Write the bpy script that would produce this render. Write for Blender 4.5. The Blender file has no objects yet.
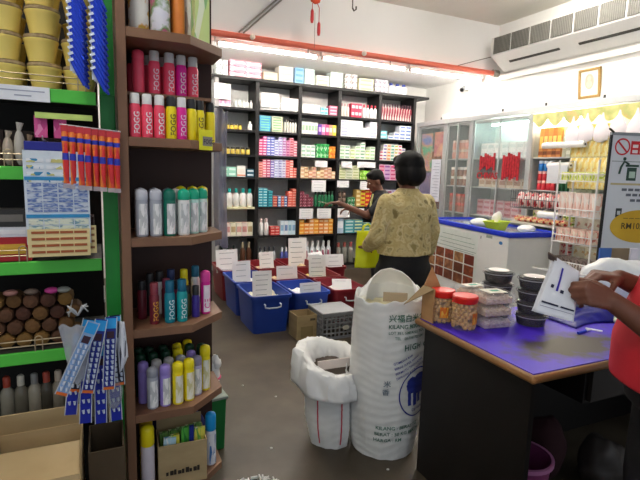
import bpy, bmesh, math, random
from mathutils import Vector, Matrix, Euler, noise
random.seed(11)
PI = math.pi
SC = bpy.context.scene
COL = SC.collection
V = Vector

# ------------------------------------------------------------------ materials
_M = {}
def lin(c):
    return tuple((x/12.92 if x <= .04045 else ((x+.055)/1.055)**2.4) for x in c)
def hexc(h):
    return lin(tuple(int(h[i:i+2], 16)/255 for i in (0, 2, 4)))
def nodes(name):
    m = bpy.data.materials.new(name); m.use_nodes = True
    nt = m.node_tree
    return m, nt, nt.nodes['Principled BSDF']
def mat(h, rough=.6, metal=0., var=.10, scale=18., spec=.4, bump=0., alpha=1., trans=0., coat=0.):
    """plain surface: base colour broken up by a soft procedural noise"""
    key = (h, rough, metal, var, scale, spec, bump, alpha, trans, coat)
    if key in _M: return _M[key]
    m, nt, b = nodes('surface_' + h)
    c = hexc(h)
    tc = nt.nodes.new('ShaderNodeTexCoord'); nz = nt.nodes.new('ShaderNodeTexNoise')
    nz.inputs['Scale'].default_value = scale; nz.inputs['Detail'].default_value = 3
    nt.links.new(tc.outputs['Object'], nz.inputs['Vector'])
    mx = nt.nodes.new('ShaderNodeMix'); mx.data_type = 'RGBA'
    mx.inputs['A'].default_value = (*[max(0, x*(1-var)) for x in c], 1)
    mx.inputs['B'].default_value = (*[min(1, x*(1+var)) for x in c], 1)
    nt.links.new(nz.outputs['Fac'], mx.inputs['Factor'])
    nt.links.new(mx.outputs['Result'], b.inputs['Base Color'])
    b.inputs['Roughness'].default_value = rough; b.inputs['Metallic'].default_value = metal
    b.inputs['Specular IOR Level'].default_value = spec
    b.inputs['Coat Weight'].default_value = coat
    if trans: b.inputs['Transmission Weight'].default_value = trans; b.inputs['IOR'].default_value = 1.2
    if alpha < 1: b.inputs['Alpha'].default_value = alpha
    if bump:
        bp = nt.nodes.new('ShaderNodeBump'); bp.inputs['Strength'].default_value = bump; bp.inputs['Distance'].default_value = .01
        nt.links.new(nz.outputs['Fac'], bp.inputs['Height']); nt.links.new(bp.outputs['Normal'], b.inputs['Normal'])
    _M[key] = m
    return m
def ramp_mat(name, stops, tex='noise', scale=5., rough=.6, detail=4, coords='Object', stretch=(1, 1, 1), metal=0., bump=0., interp='LINEAR', spec=.4, rnd=1.):
    key = (name,)
    if key in _M: return _M[key]
    m, nt, b = nodes(name)
    tc = nt.nodes.new('ShaderNodeTexCoord'); mp = nt.nodes.new('ShaderNodeMapping')
    mp.inputs['Scale'].default_value = stretch
    nt.links.new(tc.outputs[coords], mp.inputs['Vector'])
    if tex == 'noise':
        t = nt.nodes.new('ShaderNodeTexNoise'); t.inputs['Detail'].default_value = detail; out = t.outputs['Fac']
    elif tex == 'voronoi':
        t = nt.nodes.new('ShaderNodeTexVoronoi'); t.inputs['Randomness'].default_value = rnd
        sp = nt.nodes.new('ShaderNodeSeparateColor'); nt.links.new(t.outputs['Color'], sp.inputs['Color']); out = sp.outputs[0]
    elif tex == 'wave':
        t = nt.nodes.new('ShaderNodeTexWave'); t.inputs['Distortion'].default_value = detail; out = t.outputs['Fac']
    t.inputs['Scale'].default_value = scale
    nt.links.new(mp.outputs['Vector'], t.inputs['Vector'])
    r = nt.nodes.new('ShaderNodeValToRGB'); r.color_ramp.interpolation = interp
    els = r.color_ramp.elements
    while len(els) < len(stops): els.new(.5)
    for e, (p, h) in zip(els, stops): e.position = p; e.color = (*hexc(h), 1)
    nt.links.new(out, r.inputs['Fac']); nt.links.new(r.outputs['Color'], b.inputs['Base Color'])
    b.inputs['Roughness'].default_value = rough; b.inputs['Metallic'].default_value = metal
    b.inputs['Specular IOR Level'].default_value = spec
    if bump:
        bp = nt.nodes.new('ShaderNodeBump'); bp.inputs['Strength'].default_value = bump; bp.inputs['Distance'].default_value = .01
        nt.links.new(out, bp.inputs['Height']); nt.links.new(bp.outputs['Normal'], b.inputs['Normal'])
    _M[key] = m
    return m
def printed(base, accent, third=None, scale=3.5):
    """printed packaging: blocks of ink laid out over the pack"""
    third = third or base
    return ramp_mat('print_%s_%s_%s' % (base, accent, third), [(0, base), (.45, base), (.46, accent), (.72, accent), (.73, third), (1, base)],
                    tex='voronoi', scale=scale, coords='Generated', rough=.45, interp='CONSTANT')
def glass(name, tint='ffffff', alpha=.12, rough=.05):
    key = ('glass', name)
    if key in _M: return _M[key]
    m, nt, b = nodes(name)
    b.inputs['Base Color'].default_value = (*hexc(tint), 1); b.inputs['Roughness'].default_value = rough
    b.inputs['Alpha'].default_value = alpha; b.inputs['Specular IOR Level'].default_value = .6
    _M[key] = m
    return m
def emit(name, h, strength):
    key = ('emit', name)
    if key in _M: return _M[key]
    m, nt, b = nodes(name)
    b.inputs['Emission Color'].default_value = (*hexc(h), 1); b.inputs['Emission Strength'].default_value = strength
    b.inputs['Base Color'].default_value = (*hexc(h), 1)
    _M[key] = m
    return m

# ------------------------------------------------------------------ geometry
class MB:
    def __init__(s): s.v = []; s.f = []; s.m = []; s.k = 0
    def add(s, vs, fs, M=None):
        n = len(s.v)
        s.v += [tuple(M @ V(q)) if M is not None else tuple(q) for q in vs]
        s.f += [tuple(i+n for i in f) for f in fs]; s.m += [s.k]*len(fs)
        return s
    def mt(s, k): s.k = k; return s
    def box(s, x0, x1, y0, y1, z0, z1, M=None):
        vs = [(x, y, z) for x in (x0, x1) for y in (y0, y1) for z in (z0, z1)]
        return s.add(vs, [(0, 1, 3, 2), (4, 6, 7, 5), (0, 4, 5, 1), (2, 3, 7, 6), (0, 2, 6, 4), (1, 5, 7, 3)], M)
    def rings(s, rs, cap0=True, cap1=True, M=None):
        n = len(rs[0]); vs = [q for r in rs for q in r]; fs = []
        for i in range(len(rs)-1):
            for j in range(n):
                a = i*n+j; b = i*n+(j+1) % n
                fs.append((a, b, b+n, a+n))
        if cap0: fs.append(tuple(range(n-1, -1, -1)))
        if cap1: fs.append(tuple((len(rs)-1)*n+j for j in range(n)))
        return s.add(vs, fs, M)
    def lathe(s, prof, c=(0, 0, 0), n=20, sy=1., M=None, cap0=True, cap1=True):
        rs = [[(c[0]+r*math.cos(2*PI*j/n), c[1]+r*sy*math.sin(2*PI*j/n), c[2]+z) for j in range(n)] for r, z in prof]
        return s.rings(rs, cap0, cap1, M)
    def tube(s, pts, rad, n=8, M=None):
        pts = [V(p) for p in pts]; rs = []
        up = V((0, 0, 1)); prev = None
        for i, p in enumerate(pts):
            d = (pts[min(i+1, len(pts)-1)]-pts[max(i-1, 0)])
            d = d.normalized() if d.length > 1e-9 else V((0, 0, 1))
            if prev is None:
                a = d.cross(up)
                if a.length < 1e-3: a = d.cross(V((1, 0, 0)))
            else: a = prev-d*prev.dot(d)
            a.normalize(); prev = a; b = d.cross(a)
            r = rad[i] if isinstance(rad, (list, tuple)) else rad
            rs.append([p+a*r*math.cos(2*PI*j/n)+b*r*math.sin(2*PI*j/n) for j in range(n)])
        return s.rings(rs, True, True, M)
    def prism(s, poly, z0, z1, M=None):
        n = len(poly)
        return s.rings([[(x, y, z0) for x, y in poly], [(x, y, z1) for x, y in poly]], True, True, M)
    def ball(s, c, r, n=12, k=8, M=None):
        rx, ry, rz = (r, r, r) if not isinstance(r, (tuple, list)) else r
        rs = []
        for i in range(1, k):
            a = PI*i/k
            rs.append([(c[0]+rx*math.sin(a)*math.cos(2*PI*j/n), c[1]+ry*math.sin(a)*math.sin(2*PI*j/n), c[2]-rz*math.cos(a)) for j in range(n)])
        return s.rings(rs, True, True, M)
    def grid(s, fn, nu, nv, M=None, thick=0.):
        vs = [fn(i/nu, j/nv) for j in range(nv+1) for i in range(nu+1)]
        fs = [(j*(nu+1)+i, j*(nu+1)+i+1, (j+1)*(nu+1)+i+1, (j+1)*(nu+1)+i) for j in range(nv) for i in range(nu)]
        return s.add(vs, fs, M)
    def mesh(s, name, mats, smooth=False):
        me = bpy.data.meshes.new(name); me.from_pydata(s.v, [], s.f)
        mats = mats if isinstance(mats, (list, tuple)) else [mats]
        for m in mats: me.materials.append(m)
        for p, k in zip(me.polygons, s.m): p.material_index = min(k, len(mats)-1)
        bm = bmesh.new(); bm.from_mesh(me); bmesh.ops.recalc_face_normals(bm, faces=bm.faces); bm.to_mesh(me); bm.free()
        if smooth:
            for p in me.polygons: p.use_smooth = True
            try: me.set_sharp_from_angle(angle=math.radians(smooth if smooth is not True else 40))
            except Exception: pass
        me.update()
        return me
    def build(s, name, mats, parent=None, smooth=False, bevel=0., solid=0., loc=None, rz=0.):
        o = bpy.data.objects.new(name, s.mesh(name, mats, smooth)); COL.objects.link(o)
        if parent is not None: o.parent = parent
        if loc is not None: o.location = loc
        if rz: o.rotation_euler.z = rz
        if solid:
            md = o.modifiers.new('thickness', 'SOLIDIFY'); md.thickness = solid; md.offset = 0
        if bevel:
            md = o.modifiers.new('edge', 'BEVEL'); md.width = bevel; md.segments = 2; md.limit_method = 'ANGLE'
        return o

def tag(o, label, cat, group=None, kind=None):
    if label: o['label'] = label
    if cat: o['category'] = cat
    if group: o['group'] = group
    if kind: o['kind'] = kind
    return o
def thing(name, label, cat, loc=(0, 0, 0), rz=0., group=None):
    o = bpy.data.objects.new(name, None); COL.objects.link(o); o.empty_display_size = .05
    o.location = loc; o.rotation_euler = (0, 0, rz)
    return tag(o, label, cat, group)
def struct(o): o['kind'] = 'structure'; return o
def inst(name, me, loc=(0, 0, 0), rz=0., parent=None, rot=None):
    o = bpy.data.objects.new(name, me); COL.objects.link(o); o.location = loc
    o.rotation_euler = rot if rot else (0, 0, rz)
    if parent is not None: o.parent = parent
    return o
ORD = 'first second third fourth fifth sixth seventh eighth ninth tenth eleventh twelfth thirteenth fourteenth fifteenth sixteenth seventeenth eighteenth nineteenth twentieth'.split()

def text_verts(s, size, align='LEFT', space=1.):
    cu = bpy.data.curves.new('t', 'FONT'); cu.body = s; cu.size = size; cu.align_x = align; cu.space_character = space
    cu.resolution_u = 2; cu.offset = size*.012
    o = bpy.data.objects.new('t', cu); COL.objects.link(o)
    dg = bpy.context.evaluated_depsgraph_get(); me = bpy.data.meshes.new_from_object(o.evaluated_get(dg))
    vs = [tuple(v.co) for v in me.vertices]; fs = [tuple(p.vertices) for p in me.polygons]
    COL.objects.unlink(o); bpy.data.objects.remove(o); bpy.data.curves.remove(cu); bpy.data.meshes.remove(me)
    return vs, fs
def lettering(s, size, fn, m, parent=None, name='lettering', align='LEFT', space=1.):
    """text whose flat x, y go through fn onto the surface that carries it"""
    vs, fs = text_verts(s, size, align, space)
    mb = MB(); mb.add([fn(x, y) for x, y, z in vs], fs)
    me = bpy.data.meshes.new(name); me.from_pydata(mb.v, [], mb.f); me.materials.append(m)
    o = bpy.data.objects.new(name, me); COL.objects.link(o)
    if parent is not None: o.parent = parent
    return o

# ------------------------------------------------------------------ camera
fx = 480.
upc = V((100, 3363, -480)).normalized(); Xc = V((1060, 37, 480)); Xc = (Xc-upc*Xc.dot(upc)).normalized()
Yc = upc.cross(Xc)
if Yc.z < 0: Yc = -Yc
Rw = Matrix((Xc, Yc, upc))            # view (right, up, forward) -> room axes
right = Rw @ V((1, 0, 0)); upv = Rw @ V((0, 1, 0)); fwd = Rw @ V((0, 0, 1))
cam = bpy.data.cameras.new('camera'); cam.sensor_width = 36; cam.lens = fx/640*36; cam.clip_start = .02
co = bpy.data.objects.new('camera', cam); COL.objects.link(co)
co.matrix_world = Matrix.Translation((0, 0, 1.5)) @ Matrix((right, upv, -fwd)).transposed().to_4x4()
SC.camera = co

# ------------------------------------------------------------------ room
WALL = ramp_mat('painted_wall', [(0, 'd6d4ce'), (.5, 'e6e5e1'), (1, 'f0efec')], scale=2.2, rough=.85, stretch=(1, 1, .6))
CEIL = ramp_mat('ceiling_paint', [(0, 'cfcabc'), (.5, 'dedbd2'), (1, 'e8e6e0')], scale=1.3, rough=.9)
FLOOR = ramp_mat('worn_concrete', [(0, '29231a'), (.4, '40372a'), (.6, '52483a'), (1, '756a58')], scale=2.6, detail=9, rough=.42, bump=.06)
struct(MB().box(-3, 5.3, -1.2, 7.2, -.08, 0).build('floor', FLOOR))
struct(MB().box(-3, 5.3, 6.90, 7.2, 0, 3.7).build('wall_back', WALL))
struct(MB().box(5.05, 5.25, -1.2, 7.02, 0, 3.7).build('wall_right', WALL))
struct(MB().box(-3.2, -3, -1.2, 7.2, 0, 3.7).build('wall_left', WALL))
struct(MB().box(-3, 5.05, -1.2, 5.32, 3.55, 3.7).build('ceiling', CEIL))
struct(MB().box(-3, 5.05, 5.32, 6.90, 2.93, 3.6).build('ceiling_bulkhead', mat('e9e8e6', .85, var=.03, scale=2)))

# pipe under the bulkhead
pr = MB(); PR = mat('d96a55', .5, var=.08)
pr.tube([(-1.5, 5.28, 2.905), (4.98, 5.28, 2.905)], .033, 14)
pipe = pr.build('sprinkler_pipe', PR, smooth=60)
tag(pipe, 'red painted pipe running under the white bulkhead across the shop', 'pipe')
MB().tube([(4.95, 5.28, 2.905), (5.04, 5.28, 2.905)], .05, 14).build('flange', mat('9c958a', .7), pipe, smooth=60)
for x in (1.53, 2.9):
    MB().tube([(x, 5.24, 2.905), (x, 5.22, 2.905), (x, 5.2, 2.905)], [.028, .03, .012], 10).build('sprinkler_boss', mat('e9e2d6', .5), pipe, smooth=60)
for x in (2.2, 3.3):
    MB().tube([(x, 5.28, 2.872), (x, 5.28, 2.80)], .007, 6).box(x-.015, x+.015, 5.265, 5.295, 2.79, 2.80).build('hanger_hook', mat('6f6a62', .5), pipe)
cd = MB()
for off in (0, .05):
    cd.tube([(1.40+off, 5.30, 2.95), (2.02+off, 5.30, 3.54)], .009, 8)
cd = cd.build('conduit', mat('8f8b82', .5), smooth=60); tag(cd, 'pair of grey conduits slanting up the bulkhead face from the red pipe', 'conduit')
tag(MB().tube([(4.35, 5.29, 2.94), (4.6, 5.27, 3.02), (4.8, 5.2, 3.08), (4.88, 5.1, 3.1)], .006, 6).build('cable', mat('77736b', .6)), 'thin grey cable from the red pipe up to the air conditioner', 'cable')

# red tassel ornament
t = thing('tassel_ornament', 'red hanging tassel ornament on a string near the ceiling', 'ornament', (1.98, 4.6, 0))
RD = mat('b01d24', .55)
MB().tube([(0, 0, 3.54), (0, 0, 3.25)], .003, 6).build('string', mat('5a4a44'), t); MB().tube([(0, 0, 3.05), (.002, 0, 2.72)], .002, 6).build('thread', mat('5a4a44'), t)
MB().lathe([(.01, 0), (.05, .02), (.06, .06), (.045, .1), (.012, .13)], (0, 0, 3.13), 12, .5).build('knot', mat('c8421f', .5), t, smooth=True)
for dx, z0, z1 in ((-.03, 3.13, 2.97), (.045, 3.10, 2.86)):
    MB().tube([(dx*.5, 0, 3.14), (dx, 0, z0), (dx, 0, z1+.1)], .004, 6).lathe([(.012, 0), (.018, .03), (.016, .11), (.006, .13)], (dx, 0, z1-.02), 10).build('tassel', RD, t, smooth=True)
t = thing('ceiling_hook', 'small dark hook hanging down from the ceiling near the middle', 'hook', (2.55, 4.9, 0))
MB().tube([(0, 0, 3.55), (0, 0, 3.27)], .006, 6).tube([(0, 0, 3.27), (.02, 0, 3.24), (.045, 0, 3.26), (.045, 0, 3.29)], .009, 6).build('hook', mat('4a433c', .5), t)

# air conditioner along the right wall
ac = thing('air_conditioner', 'long white wall air conditioner with grey louvred intake above the cabinets', 'air conditioner', (0, 0, 0))
prof = [(4.74, 3.30), (4.74, 3.07), (4.98, 2.905), (5.045, 2.90), (5.045, 3.30)]
b = MB(); rs = [[(x, y, z) for x, z in prof] for y in (.9, 5.12)]
b.rings(rs).build('housing', mat('d9d9d6', .45, var=.04), ac, bevel=.008)
for k in range(14):
    y1 = 5.06-k*.295; 
    g = MB(); g.box(4.728, 4.739, y1-.27, y1, 3.085, 3.285).mt(1)
    for j in range(12): g.box(4.722, 4.729, y1-.264+j*.0225, y1-.260+j*.0225, 3.09, 3.28)
    g.build('intake_grille', [mat('55544f', .6), mat('7d7b74', .6)], ac)
for k in range(4):
    y1 = 4.9-k*1.0
    M = Matrix.Translation((4.86, 0, 2.985)) @ Matrix.Rotation(math.atan2(.165, .24), 4, 'Y')
    MB().box(-.008, .022, y1-.75, y1, -.006, .004, M).build('air_outlet', mat('3d3c38', .7), ac)
tag(MB().box(4.99, 5.045, .9, 5.2, 2.80, 2.86).build('cable_trunking', mat('dcdad4', .6), bevel=.004), 'white trunking strip on the wall under the air conditioner', 'trunking')

# religious picture on the wall
pf = thing('picture_frame', 'small gold framed pale picture hung above the glass cabinets', 'picture', (5.045, 3.85, 2.57))
f = MB(); w, h, q = .135, .16, .028
for a in ((-w, w, h-q, h), (-w, w, -h, -h+q), (-w, -w+q, -h, h), (w-q, w, -h, h)):
    f.box(-.025, 0, a[0], a[1], a[2], a[3])
f.build('frame', mat('a8864a', .45), pf, bevel=.004)
MB().box(-.014, -.004, -w+.01, w-.01, -h+.01, h-.01).build('picture_sheet', mat('e8e4da', .4), pf)
MB().ball((-.016, 0, .02), (.004, .055, .085), 16, 10).build('haloed_figure', mat('b9b49f', .6), pf, smooth=True)
MB().ball((-.019, 0, .05), (.004, .022, .03), 12, 8).ball((-.019, 0, -.01), (.004, .035, .04), 12, 8).build('seated_figure', mat('d9cfb5', .6), pf, smooth=True)
pf.rotation_euler = (0, -.12, 0)

t = thing('security_camera', 'tiny dark security camera on the white wall near the corner', 'camera', (5.045, 5.86, 2.79))
MB().box(-.03, 0, -.03, .03, -.03, .03).tube([(-.02, 0, 0), (-.09, -.02, -.02)], .012, 8).build('bracket', mat('d8d8d6', .4), t)
MB().tube([(-.06, .02, .01), (-.16, -.05, -.04)], .032, 12).build('housing', mat('5b5d60', .4), t, smooth=60)
MB().tube([(-.155, -.047, -.038), (-.165, -.054, -.043)], .024, 12).build('lens', mat('151515', .2), t)

# ------------------------------------------------------------------ lamps
def tube_light(x, y, z, L, axis, label, st, group=None):
    t = thing('tube_light', label, 'light', (x, y, z), 0 if axis == 'x' else PI/2, group)
    MB().box(-L/2-.03, L/2+.03, -.03, .03, 0, .045).build('batten', mat('e4e4e2', .5), t, bevel=.004)
    MB().tube([(-L/2, 0, -.02), (L/2, 0, -.02)], .014, 10).build('tube', emit('tube_glow_%g' % st, 'fff8ee', st), t)
    for sx in (-1, 1): MB().box(sx*L/2-.012, sx*L/2+.012, -.018, .018, -.036, 0).build('lamp_holder', mat('dddddb', .5), t)
TB = BACK_LIGHT = 42
for k, x in enumerate((.55, 1.83, 3.11, 4.39)):
    tube_light(x, 5.56, 2.885, 1.2, 'x', 'fluorescent tube under the low ceiling behind the red pipe, %s from the far corner' % ('fourth', 'third', 'second', 'nearest')[k], TB)
tube_light(4.1, 3.4, 3.505, 1.2, 'y', 'fluorescent tube on the high ceiling before the air conditioner', 85)
tube_light(1.8, 3.2, 3.505, 1.2, 'y', 'added unseen fill tube on the high ceiling over the aisle', 85)  # out-of-view lamp added to brighten the aisle and the shelves behind
tube_light(-.6, .6, 3.505, 1.2, 'y', 'added unseen fill tube on the high ceiling over the entrance', 70)  # unseen lamp added above the camera to light the left unit
W = bpy.data.worlds.new('world'); SC.world = W; W.use_nodes = True
W.node_tree.nodes['Background'].inputs['Color'].default_value = (.82, .9, 1, 1)
W.node_tree.nodes['Background'].inputs['Strength'].default_value = .24
SC.view_settings.view_transform = 'Standard'; SC.view_settings.look = 'None'
SC.view_settings.exposure = 1.5; SC.view_settings.gamma = 1; SC.view_settings.use_curve_mapping = False

# ------------------------------------------------------------------ black wall shelving
BLK = mat('151315', .5, var=.15); SF = 6.5; SB = 6.88
LV = [2.68, 2.32, 2.03, 1.70, 1.395, .98, .57, .10]
PX = [1.43, 1.985, 2.613, 3.24, 3.93, 4.56]
sh = thing('wall_shelving', 'tall black wall shelving packed with medicine and toiletries', 'shelving', (0, 0, 0))
for i, x in enumerate(PX):
    g = MB().box(x-.028, x+.022, SF, SB, 0, 2.68)
    g.build('upright', BLK if i else mat('a9a9ab', .5), sh)
MB().box(1.36, 4.80, SF-.03, SB, 2.68, 2.715).build('top_board', BLK, sh)
for j, z in enumerate(LV[1:]):
    for i in range(5):
        MB().box(PX[i]+.023, PX[i+1]-.029, SF, SB, z-.028, z).build('shelf_board', BLK if not (i == 0 and z == .98) else mat('d8d4ae', .5), sh)
MB().box(1.40, 4.58, SB, SB+.008, 0, 2.68).build('back_panel', mat('e2e2de', .7), sh)
MB().box(1.40, 4.58, SF+.02, SB, 0, .07).build('plinth', mat('6e6c66', .7), sh)

# ---- meshes of the stock, one of each kind
_K = {}
def carton_mesh(w, d, h, ms):
    key = ('c', round(w, 3), round(d, 3), round(h, 3), tuple(m.name for m in ms))
    if key in _K: return _K[key]
    b = MB(); b.box(-w/2, w/2, 0, d, 0, h)
    if len(ms) > 1:
        b.mt(1).box(-w/2+w*.1, w/2-w*.1, -.0012, .001, h*.30, h*.72)
        b.box(-w/2+w*.1, w/2-w*.1, d*.15, d*.8, h-.001, h+.0008)
    if len(ms) > 2:
        b.mt(2).box(-w/2, w/2, -.0016, .001, h*.08, h*.2)
    _K[key] = b.mesh('carton', ms); return _K[key]
def bottle_mesh(r, h, m, neck=.45, capm=None):
    key = ('b', round(r, 4), round(h, 3), m.name, capm.name if capm else 0, neck)
    if key in _K: return _K[key]
    b = MB(); hs = h*.78
    b.lathe([(r*.85, 0), (r, h*.03), (r, hs*.78), (r*.85, hs*.9), (r*neck, hs), (r*neck, hs*1.04)], n=14)
    c = MB(); c.lathe([(r*neck*1.15, hs), (r*neck*1.15, h*.97), (r*neck*.8, h)], n=14)
    _K[key] = (b.mesh('bottle', m, smooth=50), c.mesh('cap', capm or m, smooth=50)); return _K[key]
def jar_mesh(r, h, m, capm):
    key = ('j', round(r, 4), round(h, 3), m.name, capm.name)
    if key in _K: return _K[key]
    b = MB(); b.lathe([(r*.9, 0), (r, h*.06), (r, h*.66), (r*.8, h*.74)], n=14)
    c = MB(); c.lathe([(r*.92, h*.72), (r*.95, h*.97), (r*.85, h)], n=14)
    _K[key] = (b.mesh('jar', m, smooth=50), c.mesh('lid', capm, smooth=50)); return _K[key]
def place_thing(name, mesh, loc, label, cat, group, rz=0., lidname='cap'):
    if isinstance(mesh, tuple):
        o = inst(name, mesh[0], loc, rz); inst(lidname, mesh[1], parent=o)
    else: o = inst(name, mesh, loc, rz)
    return tag(o, label, cat, group)
def stock(name, cat, phrase, place, x0, x1, z, n, k=1, h=.1, d=.12, mats=None, kind='carton', y=None, r=None, miss=(), jit=.0, cols=None):
    """n columns of k packs side by side between x0 and x1 on the board at z"""
    y = SF+.02 if y is None else y
    pitch = (x1-x0)/n; grp = phrase+' '+place
    for i in range(n):
        ms = mats[i % len(mats)] if isinstance(mats[0], (list, tuple)) else mats
        kk = k if cols is None else cols[i]
        for j in range(kk):
            if (i, j) in miss: continue
            if n*k == 1: lab = '%s %s' % (phrase, place)
            elif kk == 1: lab = '%s, %s from left %s' % (phrase, ORD[i], place)
            elif n == 1: lab = '%s, %s up %s' % (phrase, ORD[j], place)
            else: lab = '%s, %s up in stack %s %s' % (phrase, ORD[j], ORD[i], place)
            rr = r or pitch*.42
            if kind == 'carton': me = carton_mesh(pitch-.004, d, h-.001, ms); yy = y+random.uniform(0, .01); rz = random.uniform(-jit, jit)
            elif kind == 'bottle': me = bottle_mesh(rr, h, ms[0], capm=ms[-1]); yy = y+rr+.01; rz = 0
            elif kind == 'jar': me = jar_mesh(rr, h, ms[0], ms[-1]); yy = y+rr+.01; rz = 0
            place_thing(name, me, (x0+pitch*(i+.5), yy, z+j*h+.0005), lab, cat, grp, rz, 'lid' if kind == 'jar' else 'cap')
P_ = mat
W1 = P_('f2f1ec'); W2 = P_('dfe1df'); CR = P_('efe6c9'); PK = printed('f3a8b8', 'fff0f2', 'e5758f', 3); WG = printed('f1f3f0', 'a8b0b0', 'dfe6e4', 4)
T = 'on top of the shelving'; z = 2.716; c = 'carton'
stock('paper_carton', c, 'grey and white carton', T+' far end', 1.42, 1.58, z, 2, 2, .10, .16, [WG])
stock('paper_carton', c, 'pink printed carton', T, 1.60, 2.04, z, 2, 3, .075, .18, [PK, P_('f7d5db')])
stock('paper_carton', c, 'low cream carton', T+' beside the pink', 2.07, 2.27, z, 1, 2, .055, .18, [CR, P_('d9d2be')])
stock('paper_carton', c, 'tall cream carton', T+' before the blue', 2.29, 2.50, z, 1, 3, .07, .18, [P_('eeeade'), P_('cfcabc')])
stock('paper_carton', c, 'light blue carton', T, 2.53, 2.66, z, 1, 3, .075, .16, [P_('9cc4ea'), P_('6ba2dc')])
stock('paper_carton', c, 'mint and white carton', T, 2.68, 2.83, z, 2, 3, .075, .16, [P_('e4f5ee'), P_('a9dccb')])
stock('paper_carton', c, 'white pill carton', T+' middle', 2.86, 3.06, z, 1, 3, .05, .18, [P_('f2efe6'), P_('b9b49f')])
stock('paper_carton', c, 'pale green banded carton', T, 3.08, 3.28, z, 3, 2, .115, .16, [P_('eaf6f0'), P_('b5dccd')])
stock('paper_carton', c, 'grey patterned carton', T, 3.32, 3.52, z, 2, 3, .075, .16, [printed('d9d3cd', '8a7f80', 'f1efec', 3)])
stock('paper_carton', c, 'long cream yellow carton', T, 3.55, 3.80, z, 1, 3, .06, .18, [P_('efecc8'), P_('cdc99a')])
stock('paper_carton', c, 'mauve grey carton', T, 3.83, 4.06, z, 3, 3, .065, .16, [printed('c9c3cc', '8f8896', 'e9e6ea', 3)])
stock('plastic_bottle', 'bottle', 'white bottle with blue cap', T, 4.09, 4.44, z, 3, 1, .17, mats=[P_('f4f4f6'), P_('3c4aa0')], kind='bottle', r=.055)

def pl(bay, shelf): return 'in %s bay, %s shelf' % (ORD[bay], shelf)
s0, s1, s2, s3, s4, s5, s6 = 'top', 'second', 'third', 'fourth', 'fifth', 'sixth', 'bottom'
def Z(i): return LV[i+1]+.001
# bay one (left-hand end)
stock('paper_carton', c, 'pink and white pack', pl(0, s0), 1.46, 1.62, Z(0), 3, 1, .12, .1, [P_('f3dbe6'), P_('d997b8')])
stock('plastic_bottle', 'bottle', 'small white bottle', pl(0, s0), 1.67, 1.93, Z(0), 5, 1, .11, mats=[P_('eeeeea'), P_('cfcfcd')], kind='bottle')
stock('balm_jar', 'jar', 'black and yellow balm jar', pl(0, s1), 1.50, 1.78, Z(1), 5, 1, .075, mats=[P_('e9c84a'), P_('1c1a1a')], kind='jar')
stock('plastic_bottle', 'bottle', 'lone white bottle', pl(0, s1), 1.86, 1.93, Z(1), 1, 1, .12, mats=[P_('f1f1ee')], kind='bottle')
stock('balm_jar', 'jar', 'squat yellow jar with black lid', pl(0, s2), 1.48, 1.90, Z(2), 6, 1, .095, mats=[P_('dcc25a'), P_('221f1d')], kind='jar')
stock('paper_carton', c, 'mint green pack', pl(0, s3), 1.47, 1.70, Z(3), 2, 2, .065, .1, [P_('9bdcc6'), P_('dff5ee')])
stock('paper_carton', c, 'white pack with orange foot', pl(0, s3), 1.71, 1.83, Z(3), 1, 1, .15, .1, [P_('f3f1ea'), P_('e9e6de'), P_('e8936b')])
stock('paper_carton', c, 'dark teal pack', pl(0, s3), 1.84, 1.95, Z(3), 1, 2, .055, .1, [P_('20566b'), P_('dfe6e8')])
stock('lotion_bottle', 'bottle', 'white bottle with teal cap', pl(0, s4), 1.47, 1.95, Z(4), 5, 1, .25, mats=[P_('f0f0ee'), P_('13a09a')], kind='bottle', r=.043)
stock('paper_carton', c, 'cream and pink carton', pl(0, s5), 1.46, 1.94, Z(5), 6, 1, .19, .12, [[P_('efe9d8'), P_('d9a49a')], [P_('ead9d2'), P_('c98d88')], [P_('e9e6cf'), P_('bfa77e')]], cols=[1]*6)
stock('glass_bottle', 'bottle', 'dark green bottle', pl(0, s6), 1.46, 1.72, Z(6), 3, 1, .34, mats=[P_('2f6b47'), P_('26302a')], kind='bottle')
stock('glass_bottle', 'bottle', 'brown bottle', pl(0, s6), 1.76, 1.94, Z(6), 2, 1, .38, mats=[P_('5e3a25'), P_('c8b89a')], kind='bottle')
# bay two
stock('paper_carton', c, 'plain white carton', pl(1, s0), 2.03, 2.57, Z(0), 4, 2, .055, .16, [P_('f4f4f2'), P_('d8dadb')])
stock('paper_carton', c, 'thin blue green pack', pl(1, s1), 2.02, 2.18, Z(1), 1, 6, .035, .14, [P_('4f9fcf'), P_('7fd0a8')])
stock('paper_carton', c, 'thin cream green pack', pl(1, s1), 2.20, 2.36, Z(1), 1, 6, .035, .14, [P_('e6e8c8'), P_('86b98a')])
stock('plastic_bottle', 'bottle', 'slim white bottle with black cap', pl(1, s1), 2.38, 2.58, Z(1), 5, 1, .19, mats=[P_('e9e6dd'), P_('2d2a2a')], kind='bottle')
cols = [[P_('d8457f'), P_('f7d9e6')], [P_('c5438a'), P_('f3e3ee')], [P_('6f7cc9'), P_('e9ecfa')], [P_('6672c4'), P_('e3e6f8')], [P_('dfe2f4'), P_('8b90c8')], [P_('cfd2ee'), P_('9b7fc0')], [P_('d7c0de'), P_('a45a9a')], [P_('e3a3c4'), P_('b54a86')], [P_('e5a0ae'), P_('b9424f')], [P_('e07f92'), P_('f7e3e6')]]
stock('toothpaste_carton', c, 'small pink lilac carton', pl(1, s2), 2.015, 2.59, Z(2), 10, 7, .037, .16, cols, cols=[6, 7, 7, 7, 6, 7, 7, 6, 7, 6])
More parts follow.
